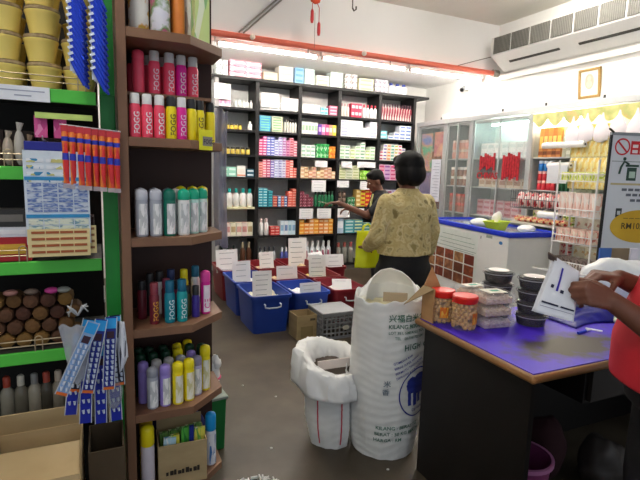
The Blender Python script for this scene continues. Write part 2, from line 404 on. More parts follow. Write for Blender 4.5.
cols2 = [[P_('efb3a4'), P_('c9485a')], [P_('e9768b'), P_('f8e0e2')], [P_('c94a78'), P_('f3d8e4')], [P_('7c70c4'), P_('ece9f8')], [P_('dcdff2'), P_('9aa0cf')], [P_('d3d6ef'), P_('8e88c4')], [P_('e0e1f1'), P_('b199cc')], [P_('ec9a94'), P_('d2464a')], [P_('e8776b'), P_('f6dcd4')], [P_('e4574f'), P_('f3c4b4')]]
stock('toothpaste_carton', c, 'small red lilac carton', pl(1, s3), 2.015, 2.59, Z(3), 10, 7, .036, .16, cols2, cols=[6, 7, 7, 7, 7, 7, 7, 7, 7, 4])
stock('soap_pack', 'pack', 'teal soap pack', pl(1, s4), 2.015, 2.15, Z(4), 2, 7, .038, .12, [P_('1f9fb8'), P_('bfe9ee')])
stock('soap_pack', 'pack', 'dark teal soap pack', pl(1, s4), 2.16, 2.30, Z(4), 2, 6, .038, .12, [[P_('1a7f96'), P_('5bc4cf')], [P_('c9473c'), P_('eeb09a')]], cols=[6, 4])
stock('soap_pack', 'pack', 'blue and red soap pack', pl(1, s4), 2.31, 2.45, Z(4), 3, 4, .038, .12, [[P_('5f92cf'), P_('dbe8f6')], [P_('d9563f'), P_('f3c0ae')], [P_('4a78b8'), P_('e3e9f2')]])
stock('soap_pack', 'pack', 'salmon soap pack', pl(1, s4), 2.46, 2.59, Z(4), 2, 7, .037, .12, [P_('e2604e'), P_('f4b3a6')], cols=[6, 7])
stock('plastic_bottle', 'bottle', 'white bottle', pl(1, s5), 2.03, 2.19, Z(5), 2, 1, .24, mats=[P_('f3efee'), P_('e3c9c9')], kind='bottle')
stock('paper_carton', c, 'small red box', pl(1, s5), 2.20, 2.34, Z(5), 2, 3, .042, .1, [P_('cf2c2c'), P_('f1b9b0')])
stock('paper_carton', c, 'pale blue carton', pl(1, s5), 2.35, 2.59, Z(5), 4, 1, .2, .12, [[P_('d5e8f3'), P_('8fb8d8')], [P_('e3edf4'), P_('6f8fc0')], [P_('cfe6f0'), P_('7fb0cc')]])
stock('plastic_bottle', 'bottle', 'silver bottle with dark cap', pl(1, s6), 2.03, 2.3, Z(6), 4, 1, .3, mats=[P_('c9ccd2'), P_('33353d')], kind='bottle')
stock('plastic_bottle', 'bottle', 'blue violet bottle', pl(1, s6), 2.36, 2.56, Z(6), 3, 1, .28, mats=[P_('5a62b0'), P_('dfe2ea')], kind='bottle')
# bay three
stock('paper_carton', c, 'white drug carton', pl(2, s0), 2.65, 2.93, Z(0), 3, 2, .065, .16, [P_('f5f5f3'), P_('dadcdc')])
stock('soap_pack', 'pack', 'cyan and white pack', pl(2, s0), 2.94, 3.06, Z(0), 2, 2, .05, .1, [P_('bfe3ea'), P_('4fb9c9')])
stock('soap_pack', 'pack', 'rose pack', pl(2, s0), 3.08, 3.21, Z(0), 1, 3, .045, .12, [P_('e0698a'), P_('f3c7d2')])
stock('paper_carton', c, 'slim white green carton', pl(2, s1), 2.65, 2.90, Z(1), 5, 1, .17, .1, [P_('eef2ea'), P_('9fbfa0')])
stock('cosmetic_pack', 'pack', 'purple pink yellow pack', pl(2, s1), 2.91, 3.2, Z(1), 5, 1, .15, .1, [[P_('6a3f9a'), P_('c9a4d8')], [P_('d77fb0'), P_('f3dbe8')], [P_('cf4b84'), P_('f0c8d6')], [P_('e59a7c'), P_('f3e0d2')], [P_('ead84a'), P_('f6f2c0')]])
stock('paper_carton', c, 'white carton with green marks', pl(2, s2), 2.65, 2.87, Z(2), 3, 3, .058, .14, [P_('edf3ee'), P_('97c7ae')])
stock('plastic_pouch', 'pouch', 'bright green pouch', pl(2, s2), 2.89, 3.09, Z(2), 3, 2, .10, .09, [printed('2fa653', 'c9e8c9', '1d7f3c', 3)], jit=.12)
stock('plastic_pouch', 'pouch', 'orange pouch', pl(2, s2), 3.1, 3.2, Z(2), 1, 2, .085, .09, [printed('f08a24', 'f8c060', 'd96a1a', 3)], jit=.15)
stock('ointment_carton', c, 'tan and pink carton', pl(2, s3), 2.645, 3.21, Z(3), 9, 3, .055, .12, [[P_('e6bf94'), P_('f6e6cf')], [P_('efd9b0'), P_('c98f6a')], [P_('dca07f'), P_('f3d9c6')], [P_('e8c8a4'), P_('cf8c84')]], cols=[3, 3, 2, 3, 2, 3, 3, 3, 2])
stock('soap_pack', 'pack', 'maroon pack', pl(2, s4), 2.645, 2.86, Z(4), 3, 5, .045, .12, [printed('7c2f42', 'c9909c', '571f30', 3)], cols=[5, 4, 3])
stock('glass_bottle', 'bottle', 'dark green bottle', pl(2, s4), 2.88, 3.21, Z(4), 6, 1, .23, mats=[P_('2a7d54'), P_('1f3d2f')], kind='bottle')
stock('spice_carton', c, 'orange carton', pl(2, s5), 2.645, 3.2, Z(5), 7, 4, .055, .14, [[P_('ee9a2c'), P_('f7cf7c')], [P_('e88a3c'), P_('f5d6a4')], [P_('eaa05a'), P_('f6dcb8')]], miss={(1, 3)})
stock('detergent_bottle', 'bottle', 'white bottle with label', pl(2, s6), 2.66, 3.2, Z(6), 6, 1, .36, mats=[printed('eceef0', 'b35f7a', 'd9dfe3', 2.5), P_('f4f4f4')], kind='bottle')
# bay four
stock('plastic_bottle', 'bottle', 'slim cream bottle', pl(3, s0), 3.27, 3.42, Z(0), 3, 1, .19, mats=[P_('ece5da'), P_('c9a0a0')], kind='bottle')
stock('cosmetic_pack', 'pack', 'crimson pack', pl(3, s0), 3.44, 3.62, Z(0), 3, 2, .10, .1, [P_('d8405e'), P_('f6cfd6')])
stock('plastic_bottle', 'bottle', 'plump white bottle', pl(3, s0), 3.64, 3.9, Z(0), 4, 1, .2, mats=[P_('eef0f2'), P_('c43a52')], kind='bottle')
stock('paper_carton', c, 'long white carton', pl(3, s1), 3.27, 3.90, Z(1), 5, 5, .048, .16, [[P_('eef0f6'), P_('b9c0da')], [P_('f3f3f6'), P_('c9cfe2')]], cols=[5, 5, 5, 3, 5])
stock('paper_carton', c, 'white and mint carton', pl(3, s2), 3.27, 3.88, Z(2), 7, 5, .05, .14, [[P_('eaf4e6'), P_('a4cfa0')], [P_('f1f5ec'), P_('7fb38f')], [P_('e6efda'), P_('b6cf86')]], cols=[4, 4, 3, 4, 5, 3, 4])
stock('paper_carton', c, 'cream green carton', pl(3, s3), 3.27, 3.62, Z(3), 3, 5, .042, .14, [[P_('e3e6c4'), P_('b5bf86')], [P_('dfe3cf'), P_('a9b890')]])
stock('plastic_pouch', 'pouch', 'lime pouch', pl(3, s3), 3.63, 3.9, Z(3), 4, 2, .07, .09, [printed('8cc63f', 'd8ecb0', '5b9a2c', 3)], jit=.2)
stock('cosmetic_jar', 'jar', 'brown grey jar', pl(3, s4), 3.27, 3.42, Z(4), 2, 3, .075, mats=[P_('8b7464'), P_('4b3a33')], kind='jar')
stock('plastic_pouch', 'pouch', 'dark green pouch', pl(3, s4), 3.44, 3.56, Z(4), 2, 2, .07, .09, [printed('3f8f5a', 'cfe3cf', '24603a', 3)], jit=.2)
stock('noodle_pack', 'pack', 'red and yellow pack', pl(3, s4), 3.58, 3.9, Z(4), 4, 4, .065, .12, [[P_('c9a45a'), P_('efe0b0')], [P_('e6d03a'), P_('c92a2a')], [P_('d42a26'), P_('f0c040')], [P_('c92323'), P_('f4d0a0')]])
stock('paper_carton', c, 'pale blue upright carton', pl(3, s5), 3.27, 3.38, Z(5), 1, 1, .26, .12, [P_('b6cde0'), P_('e8eef4')])
stock('wipes_pack', 'pack', 'teal wipes pack', pl(3, s5), 3.4, 3.88, Z(5), 3, 4, .05, .14, [[P_('4fa9b0'), P_('cfe8ea')], [P_('3f8fa0'), P_('dbe9b0')], [P_('5aa58c'), P_('d0e6dc')]], cols=[4, 4, 3])
stock('plastic_bottle', 'bottle', 'grey bottle', pl(3, s6), 3.27, 3.6, Z(6), 3, 1, .32, mats=[P_('8c8c84'), P_('b0564f')], kind='bottle')
# bay five
stock('tonic_bottle', 'bottle', 'dark red bottle with white label', pl(4, s0), 3.96, 4.53, Z(0), 12, 1, .25, mats=[printed('f0e6e2', '8c2e44', 'c9404e', 2), P_('4a2a38')], kind='bottle')
stock('tissue_pack', 'pack', 'cyan pack', pl(4, s1), 3.96, 4.08, Z(1), 1, 2, .06, .12, [P_('7fd3e0'), P_('dff4f8')])
stock('paper_carton', c, 'white carton with blue strip', pl(4, s1), 4.10, 4.53, Z(1), 4, 4, .055, .14, [P_('eef1f6'), P_('6f8fd0')], cols=[1, 2, 4, 4])
stock('medicine_carton', c, 'small multicoloured carton', pl(4, s2), 3.96, 4.44, Z(2), 7, 5, .05, .12, [[P_('f0e9ea'), P_('c94a6a')], [P_('f3f0ee'), P_('6a5fa8')], [P_('eedcc4'), P_('d98a4a')], [P_('e3efe9'), P_('3f9f86')], [P_('f4eeee'), P_('b8b83a')]], cols=[3, 5, 5, 5, 5, 5, 4])
stock('cosmetic_pack', 'pack', 'lilac pink pack', pl(4, s3), 3.96, 4.5, Z(3), 5, 4, .06, .12, [[P_('e6a8c0'), P_('c94a7a')], [P_('d9b8d6'), P_('9a5aa0')]])
stock('cosmetic_pack', 'pack', 'violet white pack', pl(4, s4), 3.96, 4.5, Z(4), 4, 4, .065, .12, [[P_('cfc6e0'), P_('7a5aa8')], [P_('e3dbe8'), P_('a03a6a')]])

# ---- white price cards and sheets
def card(label, x, y, z, w, h, rz=0., tilt=0., lines=4, name='price_card', group=None, ink='8a8f9a', bottom=False):
    """sheet whose lower edge (bottom=True) or upper edge sits at z"""
    t = thing(name, label, 'paper sign', (x, y, z), rz, group)
    M = Matrix.Rotation(tilt, 4, 'X')
    z0, z1 = (0, h) if bottom else (-h, 0)
    MB().box(-w/2, w/2, -.0008, .0008, z0, z1, M).build('sheet', mat('f1f1f3', .7, var=.03), t)
    b = MB(); rnd = random.Random(int((x*31+z*17+y)*100))
    for i in range(lines):
        zz = z1-h*(.16+.72*i/max(1, lines-1)); ww = w*rnd.uniform(.28, .42)
        b.box(-ww, ww*rnd.uniform(.6, 1), -.0016, -.0007, zz-h*.009, zz+h*.009, M)
    b.build('handwriting', mat(ink, .8), t)
    return t
def xs(px, y=6.47): return px
SY = SF-.004
for (x, z, w, h, lab) in ((2.16, 2.545, .25, .19, 'large white notice in second bay top shelf, nearer the pink cartons'), (2.45, 2.50, .25, .17, 'large white notice in second bay top shelf, below the blue cartons'),
    (1.50, 2.61, .22, .20, 'white notice hung from shelving top at its far end'),
    (2.96, 1.655, .20, .09, 'white price card under green pouches in third bay'), (3.38, 1.66, .18, .09, 'white price card under mint cartons in fourth bay'), (3.72, 1.665, .32, .085, 'wide white price card under mint cartons in fourth bay'),
    (2.93, 1.372, .23, .17, 'white price card above the dark green bottles in third bay'), (3.33, 1.372, .20, .10, 'white price card above brown jars in fourth bay'), (3.72, 1.372, .19, .13, 'white price card above red packs in fourth bay'),
    (2.74, .955, .22, .15, 'white price card above orange cartons, beside the maroon packs'), (3.03, .955, .23, .15, 'white price card above orange cartons, below the green bottles'),
    (3.36, .955, .21, .14, 'white price card above pale blue upright carton'), (3.63, .955, .17, .09, 'white price card above teal wipes packs'), (3.84, .955, .15, .09, 'white price card under the red and yellow packs')):
    card(lab, x, SY, z, w, h)

# ------------------------------------------------------------------ bins on the floor
BLUE = mat('1d3f9c', .38, var=.08, scale=4); MAR = mat('7e1524', .4, var=.1, scale=4)
def bin_thing(label, x0, x1, y0, y1, color, fill, group, H=.36, handle=True):
    cx, cy = (x0+x1)/2, (y0+y1)/2; w, d = (x1-x0)/2, (y1-y0)/2
    t = thing('storage_bin', label, 'storage bin', (cx, cy, 0), 0, group)
    def rr(w, d, z, r=.04, n=4):
        pts = []
        for sx, sy, a0 in ((1, 1, 0), (-1, 1, PI/2), (-1, -1, PI), (1, -1, 1.5*PI)):
            for i in range(n+1):
                a = a0+PI/2*i/n; pts.append((sx*(w-r)+r*math.cos(a), sy*(d-r)+r*math.sin(a), z))
        return pts
    b = MB(); tp = .035
    b.rings([rr(w-tp, d-tp, 0), rr(w-.014, d-.014, H-.03), rr(w-.014, d-.014, H-.03), rr(w, d, H-.028), rr(w+.0, d+.0, H), rr(w-.018, d-.018, H), rr(w-.024, d-.024, H-.04), rr(w-tp-.006, d-tp-.006, .01)])
    b.build('tub', color, t, smooth=35)
    if handle:
        hd = MB(); hw = .075
        hd.tube([(-hw, -d+.005, H-.075), (-hw, -d-.02, H-.075), (-hw, -d-.024, H-.1), (-hw*.5, -d-.024, H-.108), (hw*.5, -d-.024, H-.108), (hw, -d-.024, H-.1), (hw, -d-.02, H-.075), (hw, -d+.005, H-.075)], .007, 8)
        hd.build('handle', mat('c9cdd6', .35), t, smooth=60)
    # contents: loose packets heaped in the tub
    rnd = random.Random(int(cx*100+cy*37)); g = MB()
    def hf(u, v):
        x = (u-.5)*2*(w-.034); y = (v-.5)*2*(d-.034)
        return (x, y, H-.085+.03*noise.noise(V((x*9+cx, y*9, 1)))+.02*noise.noise(V((x*25, y*25, cy))))
    g.grid(hf, 18, 22); o = g.build('contents', fill, t, smooth=True); o['kind'] = 'stuff'
    return t
CRM = ramp_mat('cream_packets', [(0, 'd9c99a'), (.5, 'ece0b8'), (1, 'f4efd6')], tex='voronoi', scale=9, coords='Object', rough=.6)
BRN = ramp_mat('brown_packets', [(0, '9c7a4e'), (.5, 'b99a6c'), (1, 'd8c49c')], tex='voronoi', scale=9, coords='Object', rough=.6)
YG = ramp_mat('yellow_green_packets', [(0, 'e9d27a'), (.6, 'f0e2a0'), (.62, '37b389'), (.78, '37b389'), (.8, 'f0d890')], tex='voronoi', scale=4, coords='Object', rough=.6, interp='CONSTANT')
WHT = ramp_mat('pale_packets', [(0, 'c9ccd6'), (.5, 'e9e9ee'), (1, 'f7f7f7')], tex='voronoi', scale=8, coords='Object', rough=.6)
gb = 'open bins on the shop floor'
bx = [(1.20, 1.60), (1.62, 2.0), (2.03, 2.42)]; by = [(4.06, 4.62), (4.66, 5.22), (5.26, 5.84)]
spec = [('front blue bin with handle, nearest the open floor', BLUE, CRM), ('blue bin directly behind the front blue bin', BLUE, WHT), ('maroon bin at the back by the aisle side', MAR, WHT),
        ('blue bin behind the small brown carton', BLUE, WHT), ('maroon bin behind the second blue bin', MAR, BRN), ('maroon bin with brown contents near the shelving', MAR, BRN),
        ('maroon bin behind the grey crate', MAR, WHT), ('maroon bin with yellow and green packets', MAR, YG), ('maroon bin nearest the white bottles', MAR, BRN)]
n = 0
for i, (a, b_) in enumerate(bx):
    for j, (e, f_) in enumerate(by):
        bin_thing(spec[n][0], a, b_, e, f_, spec[n][1], spec[n][2], gb); n += 1
bin_thing('maroon bin beside the yellow and green packets, toward the woman', 2.45, 2.72, 5.1, 5.6, MAR, WHT, gb, handle=False)

def sheet(label, x, y, z, w, h, rz=0, tilt=-.18, lines=6):
    """paper sign stuck upright in the goods of a bin"""
    return card(label, x, y, z, w, h, rz, tilt, lines, 'paper_sign', bottom=True)
sheet('tall white handwritten sign standing in the front blue bin', 1.37, 4.27, .29, .19, .26, -.05, -.12, 5)
sheet('white handwritten sign just behind the tallest one, second blue bin', 1.33, 4.86, .29, .20, .25, .06, -.1, 4)
sheet('white sign standing in the back maroon bin by the aisle', 1.33, 5.50, .29, .26, .27, .05, -.15, 4)
sheet('wide white sign in the blue bin behind the small carton', 1.81, 4.13, .27, .22, .17, .02, -.1, 4)
sheet('white sign leaning in the maroon bin behind second blue bin', 1.83, 4.82, .29, .24, .18, -.03, -.2, 3)
sheet('narrow white sign in the maroon bin with brown contents', 1.82, 5.50, .29, .19, .22, .12, -.2, 4)
sheet('tall white sign standing before the white bottles', 2.30, 5.70, .28, .25, .36, -.03, -.08, 5)
sheet('leaning white sign in the yellow and green packets', 2.22, 4.88, .29, .20, .27, -.12, -.2, 5)
sheet('crumpled white sign behind the yellow and green packets', 2.44, 5.28, .32, .22, .22, .3, -.6, 3)
sheet('white sign in the bin beside the yellow green packets', 2.60, 5.20, .28, .24, .22, -.1, -.3, 4)
sheet('slanted white sign lying in the maroon bin behind the grey crate', 2.20, 4.22, .29, .20, .16, -.35, -.75, 2)
sheet('flat white sheet lying behind the yellow carrier bag', 2.63, 5.42, .30, .26, .18, .2, -1.0, 2)

CARD = ramp_mat('cardboard', [(0, '8f7a58'), (.5, 'a8936c'), (1, 'b9a57f')], scale=6, rough=.85, stretch=(1, 1, 3))
def open_carton(name, label, cx, cy, w, d, h, rz=0., flaps=(), m=None, group=None, z=0):
    m = m or CARD
    t = thing(name, label, 'box', (cx, cy, z), rz, group)
    b = MB(); k = .005
    b.box(-w/2, w/2, -d/2, d/2, 0, k)
    b.box(-w/2, w/2, -d/2, -d/2+k, k, h); b.box(-w/2, w/2, d/2-k, d/2, k, h)
    b.box(-w/2, -w/2+k, -d/2+k, d/2-k, k, h); b.box(w/2-k, w/2, -d/2+k, d/2-k, k, h)
    b.build('body', m, t)
    for side, ang, L in flaps:      # ang 0 = straight up, + = outward
        g = MB()
        if side in 'fb':
            s = -1 if side == 'f' else 1
            M = Matrix.Translation((0, s*d/2, h)) @ Matrix.Rotation(-s*ang, 4, 'X')
            g.box(-w/2+.003, w/2-.003, -.002, .002, 0, L, M)
        else:
            s = -1 if side == 'l' else 1
            M = Matrix.Translation((s*w/2, 0, h)) @ Matrix.Rotation(s*ang, 4, 'Y')
            g.box(-.002, .002, -d/2+.003, d/2-.003, 0, L, M)
        g.build('flap', m, t)
    return t
c1 = open_carton('cardboard_box', 'small open brown carton on the floor before the blue bins', 1.645, 3.92, .19, .20, .22, .02)
MB().box(-.06, .06, -.102, -.099, .02, .12).build('printed_label', mat('8d7c55', .8), c1)
MB().box(.03, .08, -.102, -.1, .17, .19).build('printed_mark', mat('5f543e', .8), c1)
# grey lattice crate, mouth down
cr = thing('plastic_crate', 'grey lattice plastic crate beside the small brown carton', 'crate', (1.935, 3.90, 0))
GR = mat('8d8f94', .5); w, d, h = .17, .16, .24
b = MB()
for s in (-1, 1):
    for zz in (0, .05, .095, .14, .185, .215):
        b.box(-w, w, s*d-.006, s*d+.006, zz, zz+(.024 if zz in (0, .215) else .012)); b.box(s*w-.006, s*w+.006, -d, d, zz, zz+(.024 if zz in (0, .215) else .012))
    for i in range(9):
        x = -w+2*w*i/8; b.box(x-.006, x+.006, s*d-.005, s*d+.005, 0, h)
        y = -d+2*d*i/8; b.box(s*w-.005, s*w+.005, y-.006, y+.006, 0, h)
b.build('lattice_side', GR, cr)
MB().box(-w-.004, w+.004, -d-.004, d+.004, h, h+.008).build('top_panel', mat('a3a5aa', .55), cr, bevel=.003)
MB().lathe([(.035, 0), (.035, .004)], (0, 0, 0), 18, .6, Matrix.Translation((.06, -d-.008, .10)) @ Matrix.Rotation(PI/2, 4, 'X')).build('maker_badge', mat('c9c6b8', .6), cr)
c2 = open_carton('cardboard_box', 'grey green carton behind the big sack with a blue bag on it', 2.23, 3.62, .22, .25, .42, 0, m=mat('7f8a7c', .8, var=.2, scale=12))
MB().box(-.09, .09, -.127, -.1245, .12, .3).build('printed_panel', printed('6f9a94', '4a6f6c', '9fb5a8', 3), c2)
MB().grid(lambda u, v: ((u-.5)*.2, (v-.5)*.2, .03*noise.noise(V((u*5, v*5, 3)))+.03), 10, 10).build('x', mat('1b2a80', .35), None, True, solid=.004)
bb = bpy.data.objects['x']; bb.name = 'plastic_bag'; bb.location = (2.23, 3.62, .41); tag(bb, 'dark blue plastic bag stuffed in the grey green carton', 'bag')

# ------------------------------------------------------------------ sacks
SACK = ramp_mat('woven_sack', [(0, 'cfd0cd'), (.5, 'e3e4e2'), (1, 'f0f0ee')], scale=5, rough=.5, stretch=(1, 1, 3))
LINER = ramp_mat('plastic_liner', [(0, 'dddedd'), (.5, 'eeeeec'), (1, 'f8f8f6')], scale=6, rough=.35)
def sack_pt(th, z, H, r0, lean=(0, 0), top=1., wr=.0016, seed=0):
    t = min(z/H, 1.25)
    rr = r0*(.86+.14*math.sin(min(t*2.6, 1)*PI/2)+.04*math.sin(t*PI)-.12*max(0, t-.75)*top)
    rr *= 1+.035*math.sin(2*th+1+seed)+.02*math.sin(3*th+t*4+seed)
    rr += wr*math.sin(z*150+3*math.sin(th*2+z*9)+1.5*math.sin(th*5))*(.4+.6*noise.noise(V((th, z*3, seed)))**2*4 if z < H*.97 else .2)
    rr += .008*noise.noise(V((math.cos(th)*3, math.sin(th)*3, z*6+seed)))
    return (rr*math.cos(th)+lean[0]*t, rr*math.sin(th)+lean[1]*t, z)
sk = thing('rice_sack', 'tall white woven rice sack with green and blue print beside the counter', 'sack', (1.405, 2.13, 0), 0)
R0, HS = .200, .845
def S1(th, z): return sack_pt(th, z, HS, R0)
def top1(th): return HS+.010*math.sin(3*th)+.030*max(0, math.cos(th-1.0))**1.2
b = MB(); n = 96; rs = []
for i in range(150):
    t = i/149; rs.append([S1(2*PI*j/n, t*top1(2*PI*j/n)) for j in range(n)])
for k, (q, dz) in enumerate(((.99, .012), (.965, .016), (.94, .008), (.92, -.01), (.90, -.05), (.88, -.09))):
    ring = []
    for j in range(n):
        p = S1(2*PI*j/n, top1(2*PI*j/n)); ring.append((p[0]*q, p[1]*q, p[2]+dz+.006*math.sin(j*.9)))
    rs.append(ring)
b.rings(rs, True, False); b.build('bag_body', SACK, sk, smooth=True)
MB().grid(lambda u, v: ((u-.5)*.36*math.sqrt(max(0, 1-(2*v-1)**2)), (v-.5)*.36, HS-.055+.02*noise.noise(V((u*4, v*4, 0)))), 14, 14).build('rice_fill', mat('ece3bd', .7), sk, smooth=True)
# liner standing up behind
b = MB()
def hood(u, v):
    th = 1.05-1.45+u*2.9; p = S1(th, HS-.03); q = 1-.30*v**2
    return (p[0]*q*.97, p[1]*q*.97, HS-.03+.155*math.sin(PI*u)**.6*v**.8+.006*noise.noise(V((u*9, v*5, 2))))
b.grid(hood, 40, 16); b.build('liner_hood', LINER, sk, smooth=True, solid=.004)
MB().box(-.04, .09, .0, .012, HS-.03, HS+.020, Matrix.Rotation(-.5, 4, 'Z')).build('wooden_scoop', mat('a3937c', .7), sk)
GRN = mat('2f6a55', .6); DBL = mat('2b3690', .6)
FR = 4.29       # direction on the sack that faces the shop entrance
def on_sack(u0, z0, rot=0., S=S1, e=.003, face=FR):
    c_, s_ = math.cos(rot), math.sin(rot)
    def fn(x, y):
        u = x*c_-y*s_; v = x*s_+y*c_
        th = face+(u0+u)/.20; p = S(th, z0+v); r = math.hypot(p[0], p[1]); k = (r+e)/r
        return (p[0]*k, p[1]*k, p[2])
    return fn
lettering('兴福白米食品', .042, on_sack(-.035, .765), GRN, sk, space=1.05)
lettering('KILANG BERAS TG. TIONG', .030, on_sack(-.035, .728), GRN, sk, space=.95)
lettering('LOT 351, SIMPANG TIGA, 34', .020, on_sack(-.033, .700), GRN, sk)
lettering('TEL : 05-7161722 034', .020, on_sack(.0, .672), GRN, sk)
lettering('HIGH GRADE', .046, on_sack(.050, .612, .0), mat('1f5a46', .6), sk, space=1.1)
for i, s in enumerate(('ISTIMEWA BAIK', 'BERAS SUPER WANGI', 'BERMUTU TINGGI KHAS', 'DIPROSES & DIBUNGKUS')):
    lettering(s, .017, on_sack(.0+.006*i, .540-.026*i, .33), DBL, sk)
lettering('米', .036, on_sack(-.045, .43), mat('6b7a86', .6), sk); lettering('香', .036, on_sack(-.05, .385), mat('6b7a86', .6), sk)
def ringmesh(r0, r1, sy, a0=0, a1=2*PI, n=64):
    vs = []; fs = []
    for i in range(n+1):
        a = a0+(a1-a0)*i/n; vs += [(r0*math.cos(a), r0*sy*math.sin(a), 0), (r1*math.cos(a), r1*sy*math.sin(a), 0)]
    for i in range(n): fs.append((2*i, 2*i+1, 2*i+3, 2*i+2))
    return vs, fs
def emblem(name, vs, fs, fn, m, parent):
    me = bpy.data.meshes.new(name); me.from_pydata([fn(x, y) for x, y, z in vs], [], fs); me.materials.append(m)
    o = bpy.data.objects.new(name, me); COL.objects.link(o); o.parent = parent; return o
vs, fs = ringmesh(.126, .133, 1.0); emblem('ring_emblem', vs, fs, on_sack(.165, .375), DBL, sk)
# elephant-like beast in the ring: body, head, legs, trunk as one outline fan of small cells
def blob_cells(test, x0, x1, y0, y1, n=44):
    vs = []; fs = []
    for i in range(n):
        for j in range(n):
            xa = x0+(x1-x0)*i/n; xb = x0+(x1-x0)*(i+1)/n; ya = y0+(y1-y0)*j/n; yb = y0+(y1-y0)*(j+1)/n
            if test((xa+xb)/2, (ya+yb)/2):
                k = len(vs); vs += [(xa, ya, 0), (xb, ya, 0), (xb, yb, 0), (xa, yb, 0)]; fs.append((k, k+1, k+2, k+3))
    return vs, fs
def ele(x, y):
    x /= 1.35; y /= 1.35
    e = lambda cx, cy, rx, ry: ((x-cx)/rx)**2+((y-cy)/ry)**2 < 1
    return e(.015, .02, .058, .042) or e(-.038, .022, .026, .034) or (-.056 < x < -.040 and -.058 < y < .02) or (-.03 < x < -.008 and -.062 < y < 0) or (.0 < x < .018 and -.058 < y < 0) or (.035 < x < .06 and -.062 < y < .01)
vs, fs = blob_cells(ele, -.11, .11, -.11, .11, 60); emblem('elephant_emblem', vs, fs, on_sack(.165, .39), mat('26348f', .6), sk)
lettering('Cap Gajah', .022, on_sack(.115, .277), DBL, sk)
for i, s in enumerate(('KILANG : BERAS TG', 'BERAT : 50 KG BERSIH', 'HARGA : RM')):
    lettering(s, .028, on_sack(-.075-.006*i, .185-.036*i, .02), GRN, sk)

ss = thing('flour_sack', 'short white sack with red stripes and rolled open top', 'sack', (1.155, 2.29, 0), 0)
H2 = .40
def press(p):          # the small sack gives way where it leans on the tall one
    dx, dy = p[0]+1.155-1.405, p[1]+2.29-2.13; r = math.hypot(dx, dy); k = .213
    return (p[0]+dx/r*(k-r), p[1]+dy/r*(k-r), p[2]) if r < k else p
def S2(th, z): return press(sack_pt(th, z, .5, .146, lean=(.0, .0), wr=.0015, seed=4))
b = MB(); rs = []
for i in range(50):
    t = i/49
    rs.append([tuple(V(S2(2*PI*j/72, t*H2))*1.0+V((0, 0, 0))) for j in range(72)])
b.rings(rs); b.build('bag_body', SACK, ss, smooth=True)
b = MB(); rs = []      # thick rolled collar of liner, open towards the front
def collar(th, s):
    # s 0..1 around the roll from inside bottom over the top to outside bottom
    base = S2(th, H2-.03); r = math.hypot(base[0], base[1])
    back = .5+.5*math.cos(th-2.1); zt = .43+.11*back; a = PI*s
    rr = r*.72+(.070+.014*noise.noise(V((th*2, s*3, 7))))*(1-math.cos(a))*.80; zz = zt-.075+.095*math.sin(a)-.035*(1-s)-(.05+.05*back)*max(0, s-.72)/.28
    w = .012*noise.noise(V((math.cos(th)*4, math.sin(th)*4, s*5)))+.008*noise.noise(V((math.cos(th)*11, math.sin(th)*11, s*9)))
    return press(((rr+w)*math.cos(th), (rr+w)*math.sin(th), zz+w))
for i in range(26):
    rs.append([collar(2*PI*j/90, i/25) for j in range(90)])
b.rings(rs, False, False); b.build('liner_collar', LINER, ss, smooth=True, solid=.003)
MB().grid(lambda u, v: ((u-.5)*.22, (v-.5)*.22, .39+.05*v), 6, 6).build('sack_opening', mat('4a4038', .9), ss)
MB().box(-.085, .10, -.02, -.012, .42, .47, Matrix.Rotation(-.1, 4, 'Z')).build('cardboard_strip', mat('d9cfc9', .7), ss)
RS = mat('c43a4c', .6)
for u in (-.118, .052):
    vs = [(u-.005+.01*(k % 2), .03+.36*(k//2)/30, 0) for k in range(62)]; fs = [(2*k, 2*k+1, 2*k+3, 2*k+2) for k in range(30)]
    emblem('red_stripe', vs, fs, on_sack(0, 0, 0, S2, .003, 1.5*PI-.35), RS, ss)
ss.rotation_euler = (0, -.03, 0)

# ------------------------------------------------------------------ things on the floor behind the brown unit
gbk = thing('waste_bin', 'green plastic bin standing on the floor behind the brown shelf unit', 'bin', (.50, 2.46, 0), .1)
MB().rings([[(s*.07*x, t_*.07, z) for s, t_ in ((-1, -1), (1, -1), (1, 1), (-1, 1))] for x, z in ((.85, 0), (1, .29))]).build('body', mat('1e7a38', .45), gbk, bevel=.006)
MB().box(-.078, .078, -.078, .078, .285, .30).build('rim', mat('9aa59a', .5), gbk, bevel=.003)
wb = MB(); wb.ball((0, 0, .1), (.055, .05, .1), 16, 12); wb.ball((.03, -.01, .17), (.03, .03, .045), 10, 8)
for v in range(len(wb.v)):
    p = V(wb.v[v]); wb.v[v] = tuple(p*(1+.12*noise.noise(p*28)))
wb = wb.build('plastic_bag', LINER, smooth=True, loc=(.50, 2.46, .30)); tag(wb, 'knotted white plastic bag resting on the green bin', 'bag')
MB().tube([(.057*math.cos(a), .052*math.sin(a), .09) for a in [k*PI/8 for k in range(17)]], .005, 6).build('pink_tie', mat('d8457c', .5), wb)
fl = MB(); rnd = random.Random(5)
for k in range(60):
    a = rnd.uniform(0, 2*PI); r = rnd.uniform(0, 1)**.5
    x, y = r*.14*math.cos(a), r*.07*math.sin(a); s = rnd.uniform(.008, .02); q = rnd.uniform(0, PI)
    fl.box(-s, s, -.003, .003, 0, rnd.uniform(.004, .014), Matrix.Translation((x, y, 0)) @ Matrix.Rotation(q, 4, 'Z') @ Matrix.Rotation(rnd.uniform(-.3, .3), 4, 'X'))
fl = fl.build('paper_shreds', mat('e9e7e2', .7), loc=(.60, 2.02, .001)); tag(fl, 'scatter of white paper shreds on the concrete floor', 'litter', kind='stuff')
